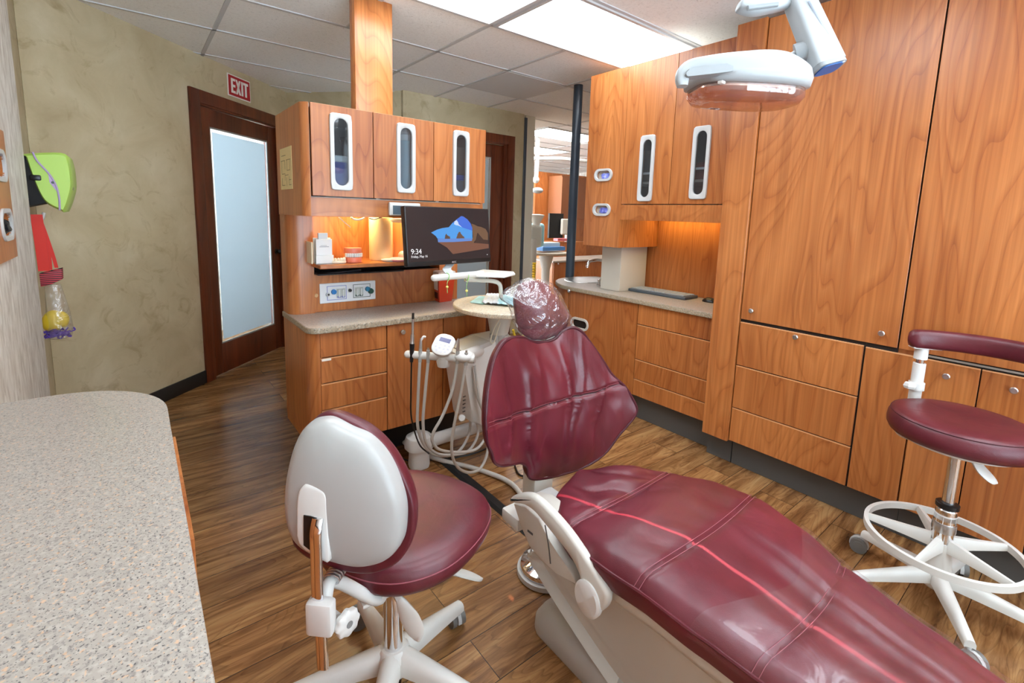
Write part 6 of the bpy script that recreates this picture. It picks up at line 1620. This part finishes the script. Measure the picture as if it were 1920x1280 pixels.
# lower arm: rounded bar
dA = DLD+.03
def arm(name, pts, halfw, halft, mat, wdir, seg=24, p=.55):
    P = spline(pts, 8) if len(pts) > 2 else pts; rings = []
    for i, q_ in enumerate(P):
        t_ = (P[min(i+1, len(P)-1)]-P[max(i-1, 0)]).normalized(); w_ = (wdir-t_*wdir.dot(t_)).normalized(); n_ = t_.cross(w_)
        hw_ = halfw(i/(len(P)-1)) if callable(halfw) else halfw
        rings.append([q_+w_*(hw_*math.copysign(abs(math.cos(a))**p, math.cos(a)))+n_*(halft*math.copysign(abs(math.sin(a))**p, math.sin(a))) for a in [2*PI*j/seg for j in range(seg)]])
    return MB().loft(rings).build(name, mat, DL, angle=60)
e1, e0 = at_d(1550, 122, dA), at_d(1480, -40, dA+.04)
arm('lower_arm', [e0, e0+(e1-e0)*.5, e1], lambda u: .026+.011*u, .026, LAMPG, RGT, p=.35)
ed = (e1-e0).normalized()
arm('arm_end_trim', [e1, e1+ed*.010], .038, .027, LAMPD, RGT)
arm('arm_end_cap', [e1+ed*.010, e1+ed*.013], .028, .022, plain('cap_blue', (40, 96, 160), .35), RGT)
for yy in (92, 110):
    q = at_d(1568+(yy-92)*.42, yy, dA-.015); MB().sphere(q+RGT*.002, .009, 12, (.5, .5, 1)).build('arm_button', plain('button_blue', (60, 120, 200), .35), DL)
MB().tube([at_d(1520, 0, dA-.004), at_d(1580, 118, dA-.014)], .0065, 10, 0).build('arm_trim', plain('trim_blue_white', (200, 214, 232), .3), DL)
# upper elbow bracket
u0, u1, u2, u3 = at_d(1394, -2, dA+.02), at_d(1402, 12, dA+.02), at_d(1440, 9, dA+.03), at_d(1490, 0, dA+.04)
arm('elbow_bracket', [at_d(1390, 0, dA+.02), at_d(1398, 5, dA+.02), at_d(1418, 8, dA+.02), at_d(1450, 2, dA+.03), at_d(1500, -10, dA+.04)], lambda u: .026*min(1, .3+u*4.5), .02, LAMPG, UPV)
q0, q1 = at_d(1402, 15, dA), at_d(1458, 8, dA)
MB().tube([q0, q1], .006, 10, 0).build('bracket_inset', LAMPD, DL)
top = at_d(1480, -40, dA+.04)
MB().tube([top, top+Vector((.02, .0, .12)), Vector((top.x+.03, top.y, 2.3)), Vector((top.x+.03, top.y, CEIL))], .03, 18, 5).build('ceiling_arm', LAMPG, DL)

# ================================================================== next bay seen through the gap
FY = 7.0
def far_box(name, px0, px1, py0, py1, Y, dep, mat, label=None, cat=None, bev=.002, parent=None):
    a_, b_ = at_y(px0, (py0+py1)/2, Y), at_y(px1, (py0+py1)/2, Y); zt_, zb_2 = at_y((px0+px1)/2, py0, Y).z, at_y((px0+px1)/2, py1, Y).z
    m = MB().box(a_.x, b_.x, Y, Y+dep, max(zb_2, .001), zt_, bev)
    o = m.build(name, mat, parent)
    return tag(o, label, cat) if label else o
a_ = at_y(1005, 318, FY); 
tag(MB().box(a_.x, 8.9, FY, FY+.05, .001, 2.24, .002).build('wood_partition', CHERRY), 'tall wood partition at the back of the next bay behind the pole', 'partition')
t = thing('wall_cabinet', 'brown wood upper cabinet on the partition of the next bay, half behind the pole', 'cabinet', tuple(at_y(1075, 370, 6.7)))
far_box('carcass', 1052, 1100, 331, 411, 6.62, .36, plain('brown_laminate', (136, 82, 48), .4), parent=t)
far_box('door', 1053, 1074, 332, 410, 6.6, .018, plain('brown_laminate', (136, 82, 48), .4), parent=t)
t = thing('base_cabinet', 'wood base cabinet of the next bay with grey counter, beside the pole', 'cabinet', tuple(at_y(1060, 520, 5.2)))
BYc = 5.3
a_, b_ = at_y(1035, 520, BYc), at_y(1110, 520, BYc); zt_ = at_y(1050, 488, BYc).z
MB().box(a_.x, b_.x+.8, BYc, BYc+.5, .001, zt_-.03).build('carcass', CHERRY, t)
MB().box(a_.x-.02, b_.x+.8, BYc-.03, BYc+.5, zt_-.03, zt_, .004).build('counter', SPECK, t)
dd = MB().box(a_.x+.01, at_y(1061, 520, BYc).x, BYc-.018, BYc-.001, .15, zt_-.035, .001).build('door', CHERRY, t)
q = at_y(1046, 494.5, BYc-.018); MB().sphere(q+Vector((0, -.01, 0)), .014, 10).build('knob', STEEL, dd)
tag(MB().box(at_y(1040, 450, 6.3).x, at_y(1100, 450, 6.3).x, 6.3, 6.9, .001, at_y(1050, 454, 6.3).z, .002).build('side_counter', CHERRY), 'wood counter run under the far black monitor in the next bay', 'counter')
t = thing('monitor', 'small black monitor on a white arm in the next bay', 'monitor', tuple(at_y(1042, 425, 6.2)))
far_box('screen', 1030, 1056, 400, 446, 6.2, .04, BLACK, parent=t)
far_box('arm_head', 1054, 1070, 410, 440, 6.12, .06, CREAM, bev=.02, parent=t)
MB().cyl(at_y(1063, 436, 6.4), at_y(1063, 436, 6.4)*1+Vector((0, 0, at_y(1050, 454, 6.3).z-at_y(1063, 436, 6.4).z)), .04).build('arm_stem', GREYW, t)
tag(far_box('pink_tray', 1046, 1068, 447, 452, 6.25, .12, plain('pink_tray', (232, 130, 140), .5)), 'pink item on the far counter under the small black monitor', 'tray')
# far dental lamp and ceiling track
t = thing('dental_lamp', 'small white dental lamp hanging in the next bay left of the pole', 'dental lamp', tuple(at_y(1010, 340, 5.4)))
FLY = 5.4
MB().tube([at_y(1007, 300, FLY), at_y(1005, 340, FLY)], .03, 12, 0).build('drop_arm', WHITE, t)
MB().sphere(at_y(1005, 337, FLY), .05, 14).build('joint', WHITE, t)
c = at_y(1008, 357, FLY); MB().sphere(c, .10, 18, (.85, .8, .45)).build('lamp_head', LAMPG, t)
MB().tube([at_y(1000, 297, FLY), at_y(1050, 297, FLY), at_y(1102, 302, FLY)], .028, 12, 0).build('swing_arm', WHITE, t)
MB().tube([at_y(1007, 300, FLY), Vector((at_y(1007, 300, FLY).x, FLY, CEIL))], .03, 12, 0).build('ceiling_post', WHITE, t)
# far chair headrest, delivery table
CY_ = 4.75
t = thing('dental_chair', 'pale dental chair of the next bay with light blue edge beside the wall end', 'dental chair', tuple(at_y(1005, 440, CY_)))
c = at_y(1004, 440, CY_); MB().box(c.x-.14, c.x+.09, c.y-.05, c.y+.05, c.z-.17, c.z+.13, .045, 4).build('backrest', plain('chair_grey', (196, 200, 196), .5), t)
c2 = at_y(1010, 438, CY_+.06); MB().box(c2.x-.15, c2.x+.10, c2.y-.03, c2.y+.06, c2.z-.18, c2.z+.14, .045, 4).build('back_edge', plain('pale_blue_vinyl', (150, 200, 212), .4), t)
c3 = at_y(1006, 410, CY_); MB().lathe([(.05, -.09), (.06, -.05), (.11, .03), (.12, .05), (.05, .06), (0, .06)], c3, 20, sx=1, sy=.7).build('headrest', plain('white_cover', (226, 228, 226), .3), t)
MB().lathe([(.12, 0), (.12, .04), (.07, .08), (.07, c.z-.05)], (c.x-.08, CY_-.02, 0), 24).build('base', GREYW, t)
DY = 4.95
t = thing('dental_delivery_unit', 'white dental unit with round tray table in the next bay', 'dental unit', tuple(at_y(1023, 500, DY)))
tc_ = at_y(1020, 472, DY); 
MB().lathe([(.33, -.03), (.345, -.02), (.345, 0), (0, 0)], tc_, 40).build('round_table_top', speckle('far_speckle', (200, 190, 170), (120, 110, 98), (176, 164, 146), (224, 214, 196)), t)
q = at_y(1024, 480, DY); MB().lathe([(.055, .05), (.06, tc_.z-.25), (.10, tc_.z-.08), (.11, tc_.z-.031)], (q.x, DY, 0), 24).build('column', WHITE, t)
MB().box(q.x-.18, q.x+.25, DY-.1, DY+.15, .001, .2, .04, 2).build('floor_box', WHITE, t)
for k, (x0, x1, y0, y1, c_, lb) in enumerate(((1018, 1060, 463, 470, (70, 130, 200), 'blue instrument tray on the round table of the next bay'), (1018, 1050, 455, 463, (206, 226, 232), 'white and pale blue packets on the blue tray of the next bay'))):
    far_box('instrument_tray' if k == 0 else 'packet', x0, x1, y0, y1, DY-.12+.05*k, .2, plain('tray_col%d' % k, c_, .4), lb, 'tray' if k == 0 else 'packet')
q0 = at_y(1003, 497, 4.85)
tag(MB().tube([at_y(1002, 492, 4.55), at_y(1001, 515, 4.55), at_y(1000, 538, 4.55)], lambda u: .022+.006*math.sin(u*60), 10, 20).build('coiled_cord', plain('yellow_cord', (220, 184, 40), .45)), 'yellow coiled cord hanging under the tray table of the next bay', 'cord')

# ================================================================== light
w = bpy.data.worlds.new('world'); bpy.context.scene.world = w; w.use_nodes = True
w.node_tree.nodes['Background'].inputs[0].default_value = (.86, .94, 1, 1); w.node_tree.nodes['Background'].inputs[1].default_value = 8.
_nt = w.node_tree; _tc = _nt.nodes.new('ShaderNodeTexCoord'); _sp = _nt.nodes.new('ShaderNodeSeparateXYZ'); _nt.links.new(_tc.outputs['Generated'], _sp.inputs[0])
_mr = _nt.nodes.new('ShaderNodeMapRange'); _mr.inputs['From Min'].default_value = -.06; _mr.inputs['From Max'].default_value = .06; _mr.inputs['To Min'].default_value = 26.; _mr.inputs['To Max'].default_value = 6.5   # extra brightness added below the horizon to lift the ceiling, softer sky above
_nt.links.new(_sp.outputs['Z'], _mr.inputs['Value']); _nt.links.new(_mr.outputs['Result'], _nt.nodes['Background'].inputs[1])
# hall panels out of view on the left and in the side rooms
def hid_panel(x0, x1, y0, y1, lab): ceiling_panel('ceiling_light', x0, x1, y0, y1, lab, 'ceiling panels of neighbouring spaces', HALLP)
hid_panel(.3, 1.5, 5.6, 6.1, 'lit ceiling panel in the room behind the frosted door, out of sight')
hid_panel(2.6, 3.6, 4.8, 5.4, 'lit ceiling panel in the room behind the second door, out of sight')
hid_panel(6.6, 7.8, 4.0, 4.6, 'lit ceiling panel deep in the next bay, out of sight')
# red laser line: a point lamp that shines only in one thin vertical sheet
ld = bpy.data.lights.new('laser_line', 'SPOT'); lo = bpy.data.objects.new('laser_line', ld); C.objects.link(lo)
ld.energy = 1.0; ld.color = (1, .55, .52); ld.shadow_soft_size = .0; ld.spot_size = math.radians(62); ld.spot_blend = .1
S0 = Vector((1.12, .66, 1.60)); lo.location = S0
lo.rotation_euler = (Vector((1.10, .45, .5))-S0).to_track_quat('-Z', 'Y').to_euler()
pn = Vector((1.052, .96, .5)); pm = Vector((1.147, .19, .46)); sn = (pn-S0).cross(pm-S0).normalized()
ld.use_nodes = True; nt = ld.node_tree; em = nt.nodes['Emission']
geo = nt.nodes.new('ShaderNodeNewGeometry')
dt = nt.nodes.new('ShaderNodeVectorMath'); dt.operation = 'DOT_PRODUCT'; dt.inputs[1].default_value = sn; nt.links.new(geo.outputs['Incoming'], dt.inputs[0])
ab = nt.nodes.new('ShaderNodeMath'); ab.operation = 'ABSOLUTE'; nt.links.new(dt.outputs['Value'], ab.inputs[0])
mr = nt.nodes.new('ShaderNodeMapRange'); mr.inputs['From Min'].default_value = .0025; mr.inputs['From Max'].default_value = .0065; mr.inputs['To Min'].default_value = 1; mr.inputs['To Max'].default_value = 0
nt.links.new(ab.outputs[0], mr.inputs['Value'])
k_ = nt.nodes.new('ShaderNodeMath'); k_.operation = 'MULTIPLY'; k_.inputs[1].default_value = 230.; nt.links.new(mr.outputs['Result'], k_.inputs[0]); nt.links.new(k_.outputs[0], em.inputs['Strength'])
sc = bpy.context.scene
sc.view_settings.view_transform = 'Standard'; sc.view_settings.look = 'None'; sc.view_settings.gamma = 1; sc.view_settings.exposure = 0.24
sc.view_settings.use_curve_mapping = False
sc.cycles.max_bounces = 8; sc.cycles.transparent_max_bounces = 12; sc.cycles.diffuse_bounces = 5
sc.cycles.use_denoising = True
